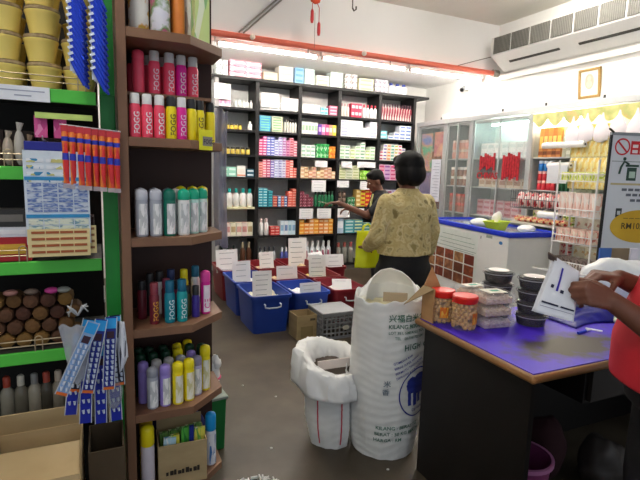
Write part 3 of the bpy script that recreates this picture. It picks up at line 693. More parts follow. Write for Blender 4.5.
for k, (x, y) in enumerate(((1.02, 2.86), (.86, 3.1), (.8, 2.3), (1.29, 1.90))):
    o = MB().ball((0, 0, .004), (.008, .007, .004), 8, 6).build('paper_scrap', mat('dedcd6', .7), loc=(x, y, 0)); tag(o, 'tiny white scrap on the floor, %s from the shelf unit' % ('third', 'second', 'nearest one', 'farthest')[k], 'litter')

# ------------------------------------------------------------------ brown end unit with toiletries
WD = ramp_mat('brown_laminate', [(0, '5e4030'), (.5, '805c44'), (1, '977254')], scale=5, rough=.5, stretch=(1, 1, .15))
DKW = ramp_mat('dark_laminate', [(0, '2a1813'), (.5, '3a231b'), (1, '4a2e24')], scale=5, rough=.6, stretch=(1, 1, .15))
un = thing('display_shelf', 'brown wooden end shelf unit full of spray cans and toiletries', 'shelf', (0, 0, 0))
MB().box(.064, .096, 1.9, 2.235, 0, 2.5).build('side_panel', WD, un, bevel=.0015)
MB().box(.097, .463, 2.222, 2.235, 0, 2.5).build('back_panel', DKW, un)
poly = [(.0965, 1.9), (.318, 1.9), (.470, 2.045), (.470, 2.2215), (.0965, 2.2215)]
BZ = dict(A=1.985, B=1.605, C=1.232, D=.876, E=.527, F=.16)
for k, z in BZ.items(): MB().prism(poly, z-.033, z).build('shelf_board', WD, un, bevel=.0015)
MB().prism(poly, 2.36, 2.393).build('shelf_board', WD, un, bevel=.0015)
MB().box(.0975, .42, 2.015, 2.2215, 1.768, 1.780).box(.0975, .42, 2.13, 2.14, 1.606, 1.768).build('riser', WD, un)

def can(name, label, cat, x, y, z, r, h, body, capm, group, cap_h=.24, shape='can', text=None, tcol='f4f4f4', tdir='up', panel=None, band=None, face=-1.35):
    """aerosol or roll-on: body, cap and the writing up its side"""
    key = (name, r, h, body.name, capm.name, cap_h, shape, text, tcol, panel and panel.name, face)
    hb = h*(1-cap_h)
    if key not in _K:
        b = MB()
        if shape == 'can': b.lathe([(r*.93, 0), (r, .004), (r, hb-.012), (r*.82, hb)], n=24)
        else: b.lathe([(r*.9, 0), (r, .006), (r, hb*.9), (r*.93, hb)], n=24)
        c = MB()
        if shape == 'can': c.lathe([(r*.84, hb), (r*.86, hb+.002), (r*.84, h-.006), (r*.74, h-.001), (r*.3, h)], n=24)
        else: c.lathe([(r*.95, hb), (r, hb+.004), (r*.99, h-r*.8), (r*.86, h-r*.35), (r*.55, h-.004), (r*.1, h)], n=24)
        me = [b.mesh('can_body', body, smooth=45), c.mesh('cap', capm, smooth=45), None, None]
        if panel:
            vs = []; fs = []
            for k in range(13):
                a = face-.75+1.5*k/12; 
                vs += [((r+.0006)*math.cos(a), (r+.0006)*math.sin(a), hb*.06), ((r+.0006)*math.cos(a), (r+.0006)*math.sin(a), hb*.9)]
            for k in range(12): fs.append((2*k, 2*k+2, 2*k+3, 2*k+1))
            mb = MB(); mb.add(vs, fs); me[2] = mb.mesh('label_panel', panel)
        if text:
            hh = hb*.66; vs, fs = text_verts(text, 1.0, 'LEFT')
            w = max(v[0] for v in vs); s = min(hh/w, r*1.25/.72)
            out = []
            for X_, Y_, _ in vs:
                a = face+.02-(Y_-.36)*s/r; out.append(((r+.001)*math.cos(a), (r+.001)*math.sin(a), hb*.1+X_*s))
            m2 = bpy.data.meshes.new('lettering'); m2.from_pydata(out, [], fs); m2.materials.append(mat(tcol, .5)); me[3] = m2
        _K[key] = me
    me = _K[key]
    o = inst(name, me[0], (x, y, z+.0005)); tag(o, label, cat, group)
    inst('cap', me[1], parent=o)
    if me[2]: inst('label_panel', me[2], parent=o)
    if me[3]: inst('lettering', me[3], parent=o)
    return o
WH, BK, GY, YL, MG, RDC = mat('eeeeec', .35), mat('2a2a2c', .35), mat('c9c6c2', .35), mat('f3e01c', .35), mat('e6209a', .35), mat('f4506c', .35)
WL = printed('f1f1f1', 'd3d6d6', 'c3c6c8', 4)
# top board
g = 'tall tins on the upper board of the brown unit'
FLO = ramp_mat('floral_print', [(0, 'f0efe9'), (.5, 'eceae2'), (.55, 'd9a23a'), (.7, '7a9a4a'), (.74, 'c9566a'), (.8, 'efeee8')], tex='noise', scale=14, rough=.35)
FL2 = ramp_mat('floral_print_two', [(0, 'd9dcf0'), (.45, 'e9eaf4'), (.55, '6f9a5a'), (.62, 'c9648a'), (.7, 'eeeef4')], tex='noise', scale=16, rough=.35)
for x, y, m, lab, r in ((.150, 2.03, FLO, 'tall white tin with orange and brown print, upper board', .037), (.228, 2.03, FL2, 'tall white tin with flower print, upper board', .037),
                        (.298, 2.06, ramp_mat('orange_print', [(0, 'd2622a'), (.5, 'e58a3a'), (.7, 'f3e8d8')], scale=7, rough=.4), 'tall orange tin between the flower tin and green carton', .026),
                        (.345, 2.10, printed('d8cfc0', 'b09a8a', 'efe9e0', 3), 'slim beige tin tucked behind the green carton', .022)):
    can('talc_tin', lab, 'tin', x, y, BZ['A'], r, .27, m, WH, g)
o = inst('talc_carton', carton_mesh(.062, .04, .26, [printed('d7ea9a', 'eef6d8', '9fcf8a', 2)]), (.392, 2.05, BZ['A']+.0005), .25); tag(o, 'pale green and yellow carton at the chamfered corner, upper board', 'carton')
# riser row and front row of body sprays
g = 'body sprays on the riser'
for k, (x, y, cm, bm, txt) in enumerate(((.146, 2.055, RDC, RDC, None), (.205, 2.055, GY, RDC, 'FOGG'), (.262, 2.06, GY, RDC, 'FOGG'), (.310, 2.075, GY, MG, 'FOGG'), (.358, 2.085, GY, RDC, 'FOGG'))):
    can('body_spray', '%s body spray with grey cap, %s from left on the riser' % ('magenta' if bm is MG else 'coral red', ORD[k]) if k else 'coral red bottle with red rounded top, riser, against the side panel', 'spray can', x, y, 1.780, .0225, .165, bm, cm, g, shape='can' if k else 'roll', text=txt, tcol='f9d9e2')
for k, x in enumerate((.13, .19, .25, .30)):
    can('body_spray', 'half hidden coral spray behind the riser row, %s from left' % ORD[k], 'spray can', x, 2.155, 1.780, .0205, .165, RDC, GY if k else BK, g)
g = 'body sprays on the board below the riser'
for k, (x, y, cm, bm, txt, tc, nm) in enumerate(((.123, 1.945, WH, RDC, 'FOGG', 'f8f8f8', 'coral red'), (.166, 1.945, WH, RDC, 'FOGG', 'f8f8f8', 'coral red'), (.210, 1.945, WH, RDC, 'FOGG', 'f8f8f8', 'coral red'),
        (.253, 1.95, BK, YL, 'FOGG', '6a5a20', 'bright yellow black-capped'), (.292, 1.955, WH, MG, 'FOGG', 'f8d8ec', 'magenta white-capped'), (.333, 1.975, BK, YL, None, '', 'yellow black-capped'), (.368, 2.00, BK, YL, 'FOGG', '6a5a20', 'yellow black-capped'), (.42, 2.045, BK, YL, None, '', 'yellow black-capped'))):
    can('body_spray', '%s body spray, %s from left in front of the riser' % (nm, ORD[k]), 'spray can', x, y, BZ['B'], .0205, .160, bm, cm, g, text=txt, tcol=tc or 'ffffff')
# antiperspirants
g = 'roll top cans on the board below the yellow tag'
SG, DG, MN = mat('a9adb8', .35), mat('0e6f5c', .35), mat('18b08a', .35)
LG = mat('c9ccd6', .3)
for k, (x, y, bm, cm, nm) in enumerate(((.140, 1.955, SG, LG, 'silver and white'), (.192, 1.955, SG, LG, 'silver and white'), (.243, 1.955, DG, DG, 'dark green and white'), (.272, 2.005, GY, GY, 'slim grey'), (.298, 1.965, WH, MN, 'mint capped white'), (.343, 2.01, mat('bfe6dc', .4), MN, 'mint and pale'), (.385, 2.045, mat('dceee8', .4), MN, 'mint capped pale'))):
    can('deodorant_can', '%s can, %s from left below the yellow tag board' % (nm, ORD[k]), 'spray can', x, y, BZ['C'], .0175 if k == 3 else .0235, .185, bm, cm, g, shape='roll', panel=WL)
for k, x in enumerate((.31, .36, .405)):
    can('deodorant_can', 'yellow can peeping over the mint caps, %s from left' % ORD[k], 'spray can', x, 2.12+.01*k, BZ['C'], .0235, .19, YL, YL, g, shape='roll')
for k, x in enumerate((.145, .20, .255)):
    can('deodorant_can', 'silver can in the rear row, %s from left' % ORD[k], 'spray can', x, 2.10, BZ['C'], .0235, .182, SG, SG, g, shape='roll')
# maroon and teal row
g = 'body sprays on the board with the pink spray'
MA, TE, TB2 = mat('6e2230', .35), mat('0e7f92', .35), mat('12607e', .35)
can('body_spray', 'maroon spray with gold letters, alone by the side panel', 'spray can', .180, 1.965, BZ['D'], .019, .168, MA, mat('8a3a44', .3), g, text='FOGG', tcol='e0a83a', cap_h=.28)
can('body_spray', 'teal spray with white letters beside the maroon one', 'spray can', .240, 1.965, BZ['D'], .021, .172, TE, TB2, g, text='FOGG', tcol='dfeff2', cap_h=.28)
can('body_spray', 'turquoise spray, second from the maroon one', 'spray can', .288, 1.965, BZ['D'], .021, .175, mat('129a9e', .35), TB2, g, text='FOGG', tcol='dfeff2', cap_h=.28)
can('body_spray', 'short violet bottle with black top beside the pink spray', 'spray can', .350, 2.005, BZ['D'], .0165, .135, mat('3a2a86', .35), BK, g, cap_h=.3)
o = can('body_spray', 'pink and white spray lettered ICE at the board corner', 'spray can', .398, 2.045, BZ['D'], .021, .19, MG, mat('f04aa8', .35), g, text='ICE', tcol='e0409c', cap_h=.26, panel=mat('f6e6f0', .4), shape='roll')
for k, (x, y, bm, cm, h, nm) in enumerate(((.14, 2.05, MA, BK, .16, 'dark maroon'), (.175, 2.09, BK, BK, .18, 'black'), (.215, 2.10, WH, BK, .185, 'white black-capped'), (.262, 2.10, WH, mat('2a3a66', .4), .19, 'white blue-capped'), (.235, 2.04, MA, mat('8a3a50', .4), .165, 'plum'), (.315, 2.09, YL, YL, .19, 'yellow'), (.318, 2.03, mat('4a4a20', .4), BK, .13, 'dark olive'), (.365, 2.10, WH, mat('1e6a86', .4), .20, 'white teal-capped'), (.28, 2.04, mat('7a2a4a', .4), BK, .155, 'wine red'))):
    can('body_spray', '%s can in the rear of the pink spray board' % nm, 'spray can', x, y, BZ['D'], .019, h, bm, cm, g)
# lower row
g = 'roll top cans on the board above the carton'
LIL, GD = mat('9a86d4', .35), mat('143f2c', .35)
YW = printed('f2efdf', 'e9e6c8', 'd6d09a', 4)
for k, (x, y, bm, cm, h, nm) in enumerate(((.166, 1.95, SG, mat('8f939e', .3), .175, 'grey'), (.216, 1.955, LIL, LIL, .178, 'lilac'), (.266, 1.955, YL, YL, .182, 'yellow'), (.313, 1.97, YL, YL, .184, 'yellow'), (.352, 2.01, mat('b9b4d6', .4), mat('8d8aa6', .4), .175, 'grey lilac'), (.395, 2.045, YL, YL, .205, 'tall yellow'))):
    can('deodorant_can', '%s can, %s from left in the front row above the carton' % (nm, ORD[k]), 'spray can', x, y, BZ['E'], .0225, h, bm, cm, g, shape='roll', panel=YW if bm is YL else WL)
back = [(.135, 2.01, LIL, 'lilac'), (.188, 2.015, GY, 'grey'), (.238, 2.02, GY, 'grey'), (.288, 2.025, SG, 'silver'), (.338, 2.065, LIL, 'lilac'), (.285, 2.085, YL, 'yellow'), (.235, 2.085, GD, 'dark green'), (.18, 2.075, GD, 'dark green'), (.13, 2.075, GD, 'dark green'), (.34, 2.125, GD, 'dark green'), (.39, 2.11, GD, 'dark green'), (.29, 2.15, YL, 'yellow'), (.23, 2.15, GD, 'dark green'), (.17, 2.15, GD, 'dark green'), (.34, 2.18, YL, 'yellow'), (.125, 2.15, GD, 'dark green')]
cnt = {}
for x, y, m, nm in back:
    row = 'second row' if y < 2.07 else ('third row' if y < 2.13 else 'rear row'); cnt[(nm, row)] = cnt.get((nm, row), 0)+1
    can('deodorant_can', '%s can, %s of its colour, %s above the carton' % (nm, ORD[cnt[(nm, row)]-1], row), 'spray can', x, y, BZ['E'], .0215, .18+(.01 if y > 2.07 else 0), m, m, g, shape='roll')
# bottom
can('spray_can', 'yellow and white spray can standing against the side panel beside the carton', 'spray can', .142, 1.96, BZ['F'], .027, .29, mat('d9d2dc', .4), YL, None, cap_h=.3, shape='roll')
can('spray_can', 'yellow capped can behind the first one by the side panel, bottom board', 'spray can', .142, 2.03, BZ['F'], .027, .30, YL, mat('c9a51a', .4), None, cap_h=.3, shape='roll')
can('spray_can', 'white spray can with bright blue cap, bottom board corner', 'spray can', .420, 2.05, BZ['F'], .024, .25, mat('e3e6f0', .4), mat('1d9be0', .35), None, cap_h=.34, shape='roll', panel=printed('e6e9f2', '4a7fc0', 'e9ecf4', 3))
cb = open_carton('cardboard_box', 'brown carton of packets on the bottom board of the brown unit', .285, 2.02, .20, .15, .185, -.04, flaps=(('b', .1, .05),), z=BZ['F']+.001)
b = MB(); rnd = random.Random(3)
for i in range(9):
    x = -.07+i*.016; b.box(x, x+.010+.004*(i % 2), -.0775, -.0755, .05, .065+.004*(i % 3))
b.build('black_print', mat('2c251c', .8), cb)
g = 'packets in the carton on the bottom board'
for k, (x, y, w, h, m, lab, tl) in enumerate(((.225, 1.975, .05, .20, printed('b8dff0', '4aa8d8', 'e9f4f8', 3), 'light blue packet at the left of the carton', .1), (.262, 1.98, .035, .205, printed('e9dc4a', 'f3ecb0', '8fc04a', 3), 'yellow packet beside the light blue one', -.1), (.295, 1.99, .035, .225, printed('5fc04a', 'bfe6a0', '2f8f3a', 3), 'green packet in the middle of the carton', .05), (.322, 1.975, .018, .235, mat('1f2f8a', .4), 'dark blue box upright in the carton', 0), (.352, 1.985, .045, .215, printed('e6de5a', 'f2f0d0', '6fb04a', 3), 'yellow green packet at the right of the carton', .08))):
    o = inst('packet', carton_mesh(w, .014, h, [m]), (x, y, BZ['F']+.007), -.04, rot=(.03, tl*.4, -.04)); tag(o, lab, 'packet', g)
for k in range(5):
    o = inst('packet', carton_mesh(.034, .016, .19+.004*k, [printed('7fae5a', 'd6e0b0', '4a7a3a', 3)]), (.215+.036*k, 2.035, BZ['F']+.007), 0); tag(o, 'green packet in the rear row of the carton, %s from left' % ORD[k], 'packet', g)
o = tag(MB().ball((0, 0, .1), (.14, .05, .12), 20, 12).build('plastic_bag', mat('16205e', .4), smooth=True, loc=(.28, 2.165, BZ['F']+.025)), 'dark blue bag stuffed behind the carton, bottom board', 'bag')
# yellow FOGG tag
t = thing('shelf_talker', 'bright yellow tag lettered FOGG on the corner of the brown board', 'shelf tag', (.385, 1.952, 1.605), .55)
MB().box(-.035, .035, -.0015, .0015, -.035, .045).build('card', mat('f0ee2a', .45, var=.03), t, bevel=.004)
MB().box(-.018, .032, -.0026, -.0014, -.018, .018).build('grey_window', mat('8f8a84', .5), t)
lettering('FOGG', .026, lambda x, y: (-.015+x*.8, -.0032, -.010+y), mat('2b2830', .5), t)
# grey plastic sleeve hanging beside the unit
b = MB()
def slv(u, v):
    return (.475+.055*u-.008*math.sin(v*3), 2.19+.012*math.sin(u*9+v*2), 1.76-.62*v+.01*math.sin(u*6))
b.grid(slv, 16, 30)
t = b.build('plastic_sleeve', glass('grey_film', 'aaa6b6', .62, .3), smooth=True, solid=.002); tag(t, 'grey translucent plastic sleeve hanging at the edge of the brown unit', 'plastic sleeve')
MB().tube([(.47, 2.19, 1.77), (.54, 2.19, 1.765)], .004, 6).build('hanging_rod', mat('77747a', .4, .6), t)

# ------------------------------------------------------------------ green gondola on the left
GRN_ = mat('52c244', .45, var=.08); DK = mat('1f1e1c', .7)
gd = thing('gondola_shelving', 'green edged gondola shelving to the left of the brown unit', 'shelving', (0, 0, 0))
MB().box(.006, .058, 1.99, 2.02, .0, 2.4).build('upright', mat('1f8f35', .45), gd)
MB().box(-1.5, .0, 2.36, 2.38, 0, 2.4).build('back_panel', DK, gd)
LZ = [1.757, 1.487, 1.152, .818]
for z, x1 in zip(LZ, (-.006, -.006, -.006, -.006)):
    MB().box(-1.5, x1, 1.965, 2.36, z-.02, z-.004).build('shelf_board', mat('3a3a36', .6), gd)
    MB().box(-1.5, x1, 1.952, 1.965, z-.046, z).build('green_lip', GRN_, gd, bevel=.003)
MB().box(-1.5, -.006, 1.97, 2.36, .50, .52).build('shelf_board', mat('3a3a36', .6), gd)
MB().box(.0065, .0575, 1.978, 1.99, 1.62, 1.755).build('bracket_cover', mat('1b7a36', .45), gd, bevel=.004)
MB().box(-.20, -.02, 1.958, 1.964, 1.655, 1.675).build('price_rail', mat('c8e07a', .5), gd)
t = thing('price_strip', 'long white price strip on the uppermost green lip', 'price label', (-.235, 1.945, 1.735), 0)
MB().box(-.10, .085, -.0015, .0015, -.027, .022).build('strip', mat('e6e8ee', .5), t)
MB().box(-.07, .07, -.0024, -.0014, .004, .008).box(-.02, .03, -.0024, -.0014, -.012, -.008).build('faint_print', mat('9aa0b4', .6), t)
# yellow pots, stacked
PY = mat('f6dc78', .4, var=.05); PB = ramp_mat('dry_brown', [(0, '6a5238'), (.5, 'a08a66'), (1, 'd0bd94')], scale=60, rough=.9)
b = MB(); b.lathe([(.041, 0), (.0535, .067), (.056, .071), (.056, .076)], n=26); pm = b.mesh('pot', PY, smooth=40)
b = MB(); b.lathe([(.054, .076), (.056, .080), (.053, .089), (.042, .092)], n=26, cap0=False); pb = b.mesh('dried_leaf_band', PB, smooth=40)
g = 'yellow pots stacked on the uppermost green shelf'
for i, x in enumerate((-.40, -.287, -.172, -.058)):
    for j in range(4 if i < 3 else 2):
        o = inst('yellow_pot', pm, (x+.004*math.sin(j*3+i), 2.035-.002*j+.01*(i % 2), 1.7575+.0935*j), j*1.3); tag(o, 'yellow pot, %s up in stack %s from left' % (ORD[j], ORD[i]), 'pot', g); inst('dried_leaf_band', pb, parent=o)
    for j in range(4):
        o = inst('yellow_pot', pm, (x, 2.16, 1.7575+.0935*j), j); tag(o, 'rear yellow pot, %s up behind stack %s from left' % (ORD[j], ORD[i]), 'pot', g)
# guard wires on shelves
def wire_guard(z, x0, x1, label, hoop):
    t = thing('wire_guard', label, 'wire guard', (0, 0, 0))
    W_ = mat('b8a88c', .35, .6)
    MB().tube([(x0, 1.957, z+.022), (x1, 1.957, z+.022)], .0022, 6).tube([(x0, 1.957, z+.042), (x1, 1.957, z+.042)], .0022, 6).build('rail', W_, t)
    pts = [(hoop-.012, 1.954, z)] + [(hoop-.012*math.cos(a), 1.954, z+.045+.012*math.sin(a)) for a in [k*PI/6 for k in range(7)]] + [(hoop+.012, 1.954, z)]
    MB().tube(pts, .0022, 6).build('hoop', W_, t)
wire_guard(.818, -.6, -.105, 'wire guard rail before the brown bundles', -.225)
wire_guard(1.487, -.6, -.245, 'wire guard rail before the clear bags', -.285)
wire_guard(1.757, -.6, -.02, 'wire guard rail before the yellow pots', -.05)
wire_guard(1.152, -.6, -.245, 'wire guard rail before the red carton', -.258)
# clear bags and clutter on the second shelf
g = 'clear bags on the second green shelf'
for k, (x, c_, h) in enumerate(((-.33, 'b9a48c', .13), (-.29, 'c9bba8', .12), (-.255, 'd9d2c8', .15), (-.225, 'a98d74', .11))):
    b = MB(); b.ball((0, 0, h*.42), (.018, .02, h*.42), 12, 10).tube([(0, 0, h*.8), (.004, 0, h)], [.006, .012], 8)
    o = b.build('snack_bag', glass('film'+c_, c_, .75, .25), smooth=True, loc=(x, 2.0, 1.488)); tag(o, 'clear knotted bag, %s from left on the second green shelf' % ORD[k], 'bag', g)
for k, x in enumerate((-.36, -.27, -.17, -.08)):
    o = inst('dark_carton', carton_mesh(.08, .1, .13, [mat('4a3a32', .7), mat('6f5a48', .7)]), (x, 2.12, 1.488)); tag(o, 'dim brown carton at the rear of second green shelf, %s from left' % ORD[k], 'carton')
for k, x in enumerate((-.175, -.135)):
    o = MB().box(-.03, .03, -.004, .004, -.075, 0).build('pink_packet', printed('e0589c', 'f090c0', 'c93a84', 3), loc=(x, 1.98, 1.665)); tag(o, 'pink packet hanging under the price rail, %s' % ('left one', 'right one')[k], 'packet')
# red carton etc. on third shelf
def shelfbox(label, x, y, z, w, d, h, ms, nm='carton'):
    o = inst(nm, carton_mesh(w, d, h, ms), (x, y, z)); return tag(o, label, 'carton')
shelfbox('red carton with yellow print on the third green shelf', -.32, 1.975, 1.1525, .17, .12, .085, [mat('b01c22', .45), mat('d9aa3a', .5)], 'red_carton')
shelfbox('white carton lying on the red carton', -.31, 1.98, 1.2385, .15, .11, .035, [mat('d8dae4', .5), mat('e9e9ee', .5)], 'white_carton')
shelfbox('black carton with grey print above the white carton', -.32, 1.985, 1.2745, .16, .1, .06, [mat('2a2828', .5), mat('6f6a66', .5)], 'black_carton')
shelfbox('dark maroon carton at the rear of third green shelf', -.12, 2.12, 1.1525, .18, .12, .14, [mat('3a1a1c', .6), mat('5a3a34', .6)], 'dark_carton')
# brown bundles
g = 'brown bundles piled on the lower green shelf'
bms = []
for k, (c0, c1) in enumerate((('3a2418', '6a452c'), ('4a3018', '7a562c'), ('301a12', '5a3424'), ('5a4020', '8f6a30'))):
    m = ramp_mat('bundle_%d' % k, [(0, c0), (1, c1)], scale=30, rough=.8)
    b = MB(); b.lathe([(.010, -.003), (.024, .001), (.0275, .012), (.0275, .085), (.02, .098)], n=9, M=Matrix.Rotation(-PI/2, 4, 'X')); bms.append(b.mesh('brown_bundle', m))
rnd = random.Random(8)
for j in range(4):
    for i in range(9 if j < 3 else 7):
        x = -.50+i*.056+(j % 2)*.028
        if x > -.09: continue
        o = inst('brown_bundle', bms[rnd.randrange(4)], (x, 2.0+rnd.uniform(-.012, .012), .848+j*.049), rot=(0, rnd.uniform(0, 1), 0)); tag(o, 'round brown bundle, %s from left in layer %s up' % (ORD[i], ORD[j]), 'bundle', g)
for k, (x, c_) in enumerate(((-.31, 'a07068'), (-.18, 'd94a9c'), (-.14, '9a9a92'), (-.245, '6a5a50'))):
    o = MB().ball((0, 0, .012), (.024, .02, .012), 12, 8).build('small_packet', mat(c_, .5), smooth=True, loc=(x, 2.0, 1.02)); tag(o, '%s packet lying on the brown bundles' % ('dull pink', 'bright magenta', 'grey', 'brown')[k], 'packet')
# bottles under the lowest green lip
g = 'bottles behind the open cardboard box'
for k, (x, c_, cc) in enumerate(((-.345, '8a8678', 'a8402c'), (-.30, '6a6558', 'c9c4b4'), (-.255, '9a9484', '8a8a86'), (-.215, '4a463c', 'b04a3a'), (-.175, '8c8474', 'c9b8a4'), (-.135, '5f5a4e', '8f3a2c'))):
    me = bottle_mesh(.024, .185, mat(c_, .25), capm=mat(cc, .4)); place_thing('sauce_bottle', me, (x, 2.03, .521), 'small bottle behind the open cardboard box, %s from left' % ORD[k], 'bottle', g)
# open carton near the camera
ob = open_carton('cardboard_box', 'large opened cardboard carton low at the left, below the bottles', -.225, 1.74, .27, .34, .535, .0,
                 flaps=(('b', -.25, .085), ('f', -1.35, .15), ('l', .55, .16)), m=ramp_mat('bright_cardboard', [(0, 'a48c60'), (.5, 'c2a87c'), (1, 'd2ba90')], scale=5, rough=.85, stretch=(1, 1, 3)))
MB().box(-.115, .12, -.15, .15, .44, .47).build('packed_goods', mat('8f7a56', .8), ob)
db = open_carton('cardboard_box', 'dark small carton on the floor beside the brown unit side panel', -.01, 1.84, .12, .2, .5, 0, m=mat('4a3d2c', .85))
o = MB(); o.ball((0, 0, 0), (.03, .012, .07), 14, 10)
o = o.build('plastic_bag', glass('clear_bag', 'b8bcc4', .35, .2), smooth=True, loc=(.02, 1.78, .70)); tag(o, 'empty clear plastic bag hanging low before the side panel', 'bag')

# ------------------------------------------------------------------ hanging goods
def hook_rod(label, x, z, y0=1.96, y1=1.80):
    t = thing('display_hook', label, 'hook', (x, 0, z)); MB().tube([(0, y0, 0), (0, y1, 0), (0, y1-.006, .012)], .0022, 6).build('rod', mat('c9c9c9', .3, .7), t)
# razor strips: card with a ladder of razors, handle and head for each
RB = mat('1c3fc8', .3, var=.06); RWt = mat('dfe4ee', .4)
def razor_strip(label, x, y, z, L, n, w=.032, rz=0., tilt=0., blue=RB, slant=.6, hl=.085, cardm=None, group=None):
    t = thing('razor_card', label, 'razor card', (x, y, z), rz, group); t.rotation_euler = (0, tilt, rz)
    MB().box(-w/2, w/2, -.0015, .0015, -L, 0).build('card', cardm or RWt, t)
    MB().box(-w/2, w/2, -.002, .002, 0, .025).build('header', mat('2a9be0', .4), t, bevel=.004)
    k0 = None
    for k in range(n):
        zz = -L*(.12+.84*k/n)
        if k0 is None:
            h = MB(); M = Matrix.Rotation(slant, 4, 'Y')
            h.tube([M @ V((.0, -.008, 0)), M @ V((hl*.5, -.012, 0)), M @ V((hl, -.009, 0))], [.0045, .0065, .0045], 7)
            hd = MB(); hd.box(-.004, .004, -.016, -.006, -.008, .008, Matrix.Rotation(slant, 4, 'Y'))
            k0 = (h.mesh('razor', blue, smooth=50), hd.mesh('razor_head', mat('dfe6f2', .3)))
        o = inst('razor', k0[0], (-.003, 0, zz), parent=t); inst('razor_head', k0[1], parent=o)
    return t
hook_rod('wire hook carrying the nearer upper razor cards', -.075, 2.15); hook_rod('wire hook carrying the upper razor cards by the brown side panel', -.005, 2.15)
g = 'blue razor cards hanging before the yellow pots'
for k in range(3):
    razor_strip('upper blue razor card %s, beside the yellow pots' % ('in front', 'in the middle', 'at the rear')[k], -.072+.006*k, 1.82+.035*k, 2.13, .33, 14, .014, group=g, hl=.085, slant=1.12)
    razor_strip('upper blue razor card %s, close to the brown side panel' % ('in front', 'in the middle', 'at the rear')[k], -.008+.006*k, 1.82+.035*k, 2.13, .35, 14, .014, group=g, hl=.080, slant=1.12)
# toothbrush style packets in red, orange and blue
RP = ramp_mat('red_orange_print', [(0, 'c81f2c'), (.48, 'd82a2c'), (.56, 'e8682a'), (.64, 'f0903a'), (.72, 'dc3a2a'), (1, 'c8242a')], tex='noise', scale=14, rough=.3, stretch=(3, 3, .6))
def pillow(sec):
    b = MB(); rs = []
    for z, w, t_ in sec: rs.append([(w*math.cos(a)*(1 if abs(math.cos(a)) > .3 else 1), t_*math.sin(a), z) for a in [2*PI*k/12 for k in range(12)]])
    return b.rings(rs)
pm_ = pillow([(-.012, .010, .001), (-.03, .0105, .005), (-.07, .0088, .006), (-.11, .0102, .0068), (-.15, .009, .006), (-.18, .0092, .004), (-.19, .0098, .001)]).mesh('packet', RP, smooth=True)
hb_ = pillow([(-.030, .0107, .0054), (-.045, .0100, .0060)]).mesh('blue_band', mat('2a35b0', .35), smooth=True)
hb2_ = pillow([(-.085, .0095, .0068), (-.098, .0101, .0072), (-.108, .0104, .0073)]).mesh('blue_band', mat('2a35b0', .35), smooth=True)
hd_ = MB().box(-.0115, .0115, -.001, .001, -.014, .008).mesh('hang_tab', mat('c9323a', .35))
sl_ = MB().box(-.0115, .0115, -.0035, .0035, -.205, -.19).mesh('clear_end', glass('clear_end', 'd9c9cc', .5, .2))
g = 'red and orange packets hung in a row'
for i in range(8):
    x = -.106+i*.0232
    o = inst('hanging_packet', pm_, (x, 1.87-.004*(i % 2), 1.622-.002*i), rot=(.03*math.sin(i*2), .05*math.sin(i*3.1), .25*math.sin(i*1.7))); tag(o, 'red and orange hanging packet, %s from left in its row' % ORD[i], 'packet', g)
    for mm, nn in ((hb_, 'blue_band'), (hb2_, 'blue_band'), (hd_, 'hang_tab'), (sl_, 'clear_end')): inst(nn, mm, parent=o)
    if i < 7:
        o = inst('hanging_packet', pm_, (x+.012, 1.905, 1.62-.002*i), rot=(0, .04*math.sin(i), .2)); tag(o, 'rear hanging packet, glimpsed behind the row, %s from left' % ORD[i], 'packet', g); inst('blue_band', hb_, parent=o); inst('hang_tab', hd_, parent=o)
hr = MB().tube([(-.12, 1.875, 1.632), (.07, 1.875, 1.618)], .0028, 8).tube([(-.115, 1.875, 1.632), (-.115, 1.96, 1.632)], .0028, 6); hr = hr.build('hanging_bar', mat('cfcfcf', .3, .6), smooth=60); tag(hr, 'thin metal bar carrying the red and orange packets', 'rail')
# sachet card
t = thing('sachet_card', 'hanging card of pale blue and cream sachets below the dark blue header', 'sachet card', (-.135, 1.872, 1.56), 0)
MB().box(-.092, .028, -.002, .002, -.018, .012).build('blue_header', mat('1a1f86', .4), t, bevel=.003)
MB().box(-.098, .098, -.001, .001, -.335, -.018).build('backing', mat('d3dce6', .5), t)
b = MB(); b.mt(0)
for i in range(4):
    b.box(-.088, -.088+.05, -.003, -.001, -.045-.022*i-.012, -.045-.022*i)
    b.box(-.030, .02, -.003, -.001, -.045-.022*i-.012, -.045-.022*i)
b.build('printed_sachet', printed('e6eaf0', 'c9c37a', '2f86b8', 5), t)
def cells(zt, zb, rows, cols, m, nm, fill=.72, x0=-.092, x1=.094):
    for i in range(rows):
        for j in range(cols):
            w = (x1-x0)/cols; h = (zt-zb)/rows; cx = x0+(j+.5)*w; cz = zt-(i+.5)*h
            MB().box(cx-w*.46, cx+w*.46, -.0034, -.001, cz-h*fill/2, cz+h*fill/2).build(nm, m, t)
SW = ramp_mat('sachet_print', [(0, '8fa4c4'), (.35, 'c9d3e2'), (.5, '3a5fa8'), (.62, 'cfd6e0'), (1, 'a9b4c6')], tex='noise', scale=30, rough=.3, stretch=(1, 1, 3))
cells(-.125, -.225, 6, 4, SW, 'blue_sachet', .86)
for z0 in (-.105, -.232): MB().box(-.096, .096, -.004, -.001, z0-.012, z0).build('blue_band', mat('2a8ac0', .4), t)
cells(-.246, -.292, 2, 4, ramp_mat('sachet_print_two', [(0, 'cfd8c8'), (.5, 'dfe3cf'), (.6, '5a8aa0'), (1, 'c9d0c0')], tex='noise', scale=30, rough=.3, stretch=(1, 1, 3)), 'cream_sachet', .85)
t = thing('sachet_card', 'hanging cream card with four rows of small brown squares, under the blue sachets', 'sachet card', (-.130, 1.862, 1.278), .0)
MB().box(-.100, .090, -.0015, .0015, -.095, 0).build('backing', mat('e2cf96', .5), t)
cells(-.0, -.09, 4, 4, mat('a4562c', .5), 'brown_sachet', .38, -.09, .082)
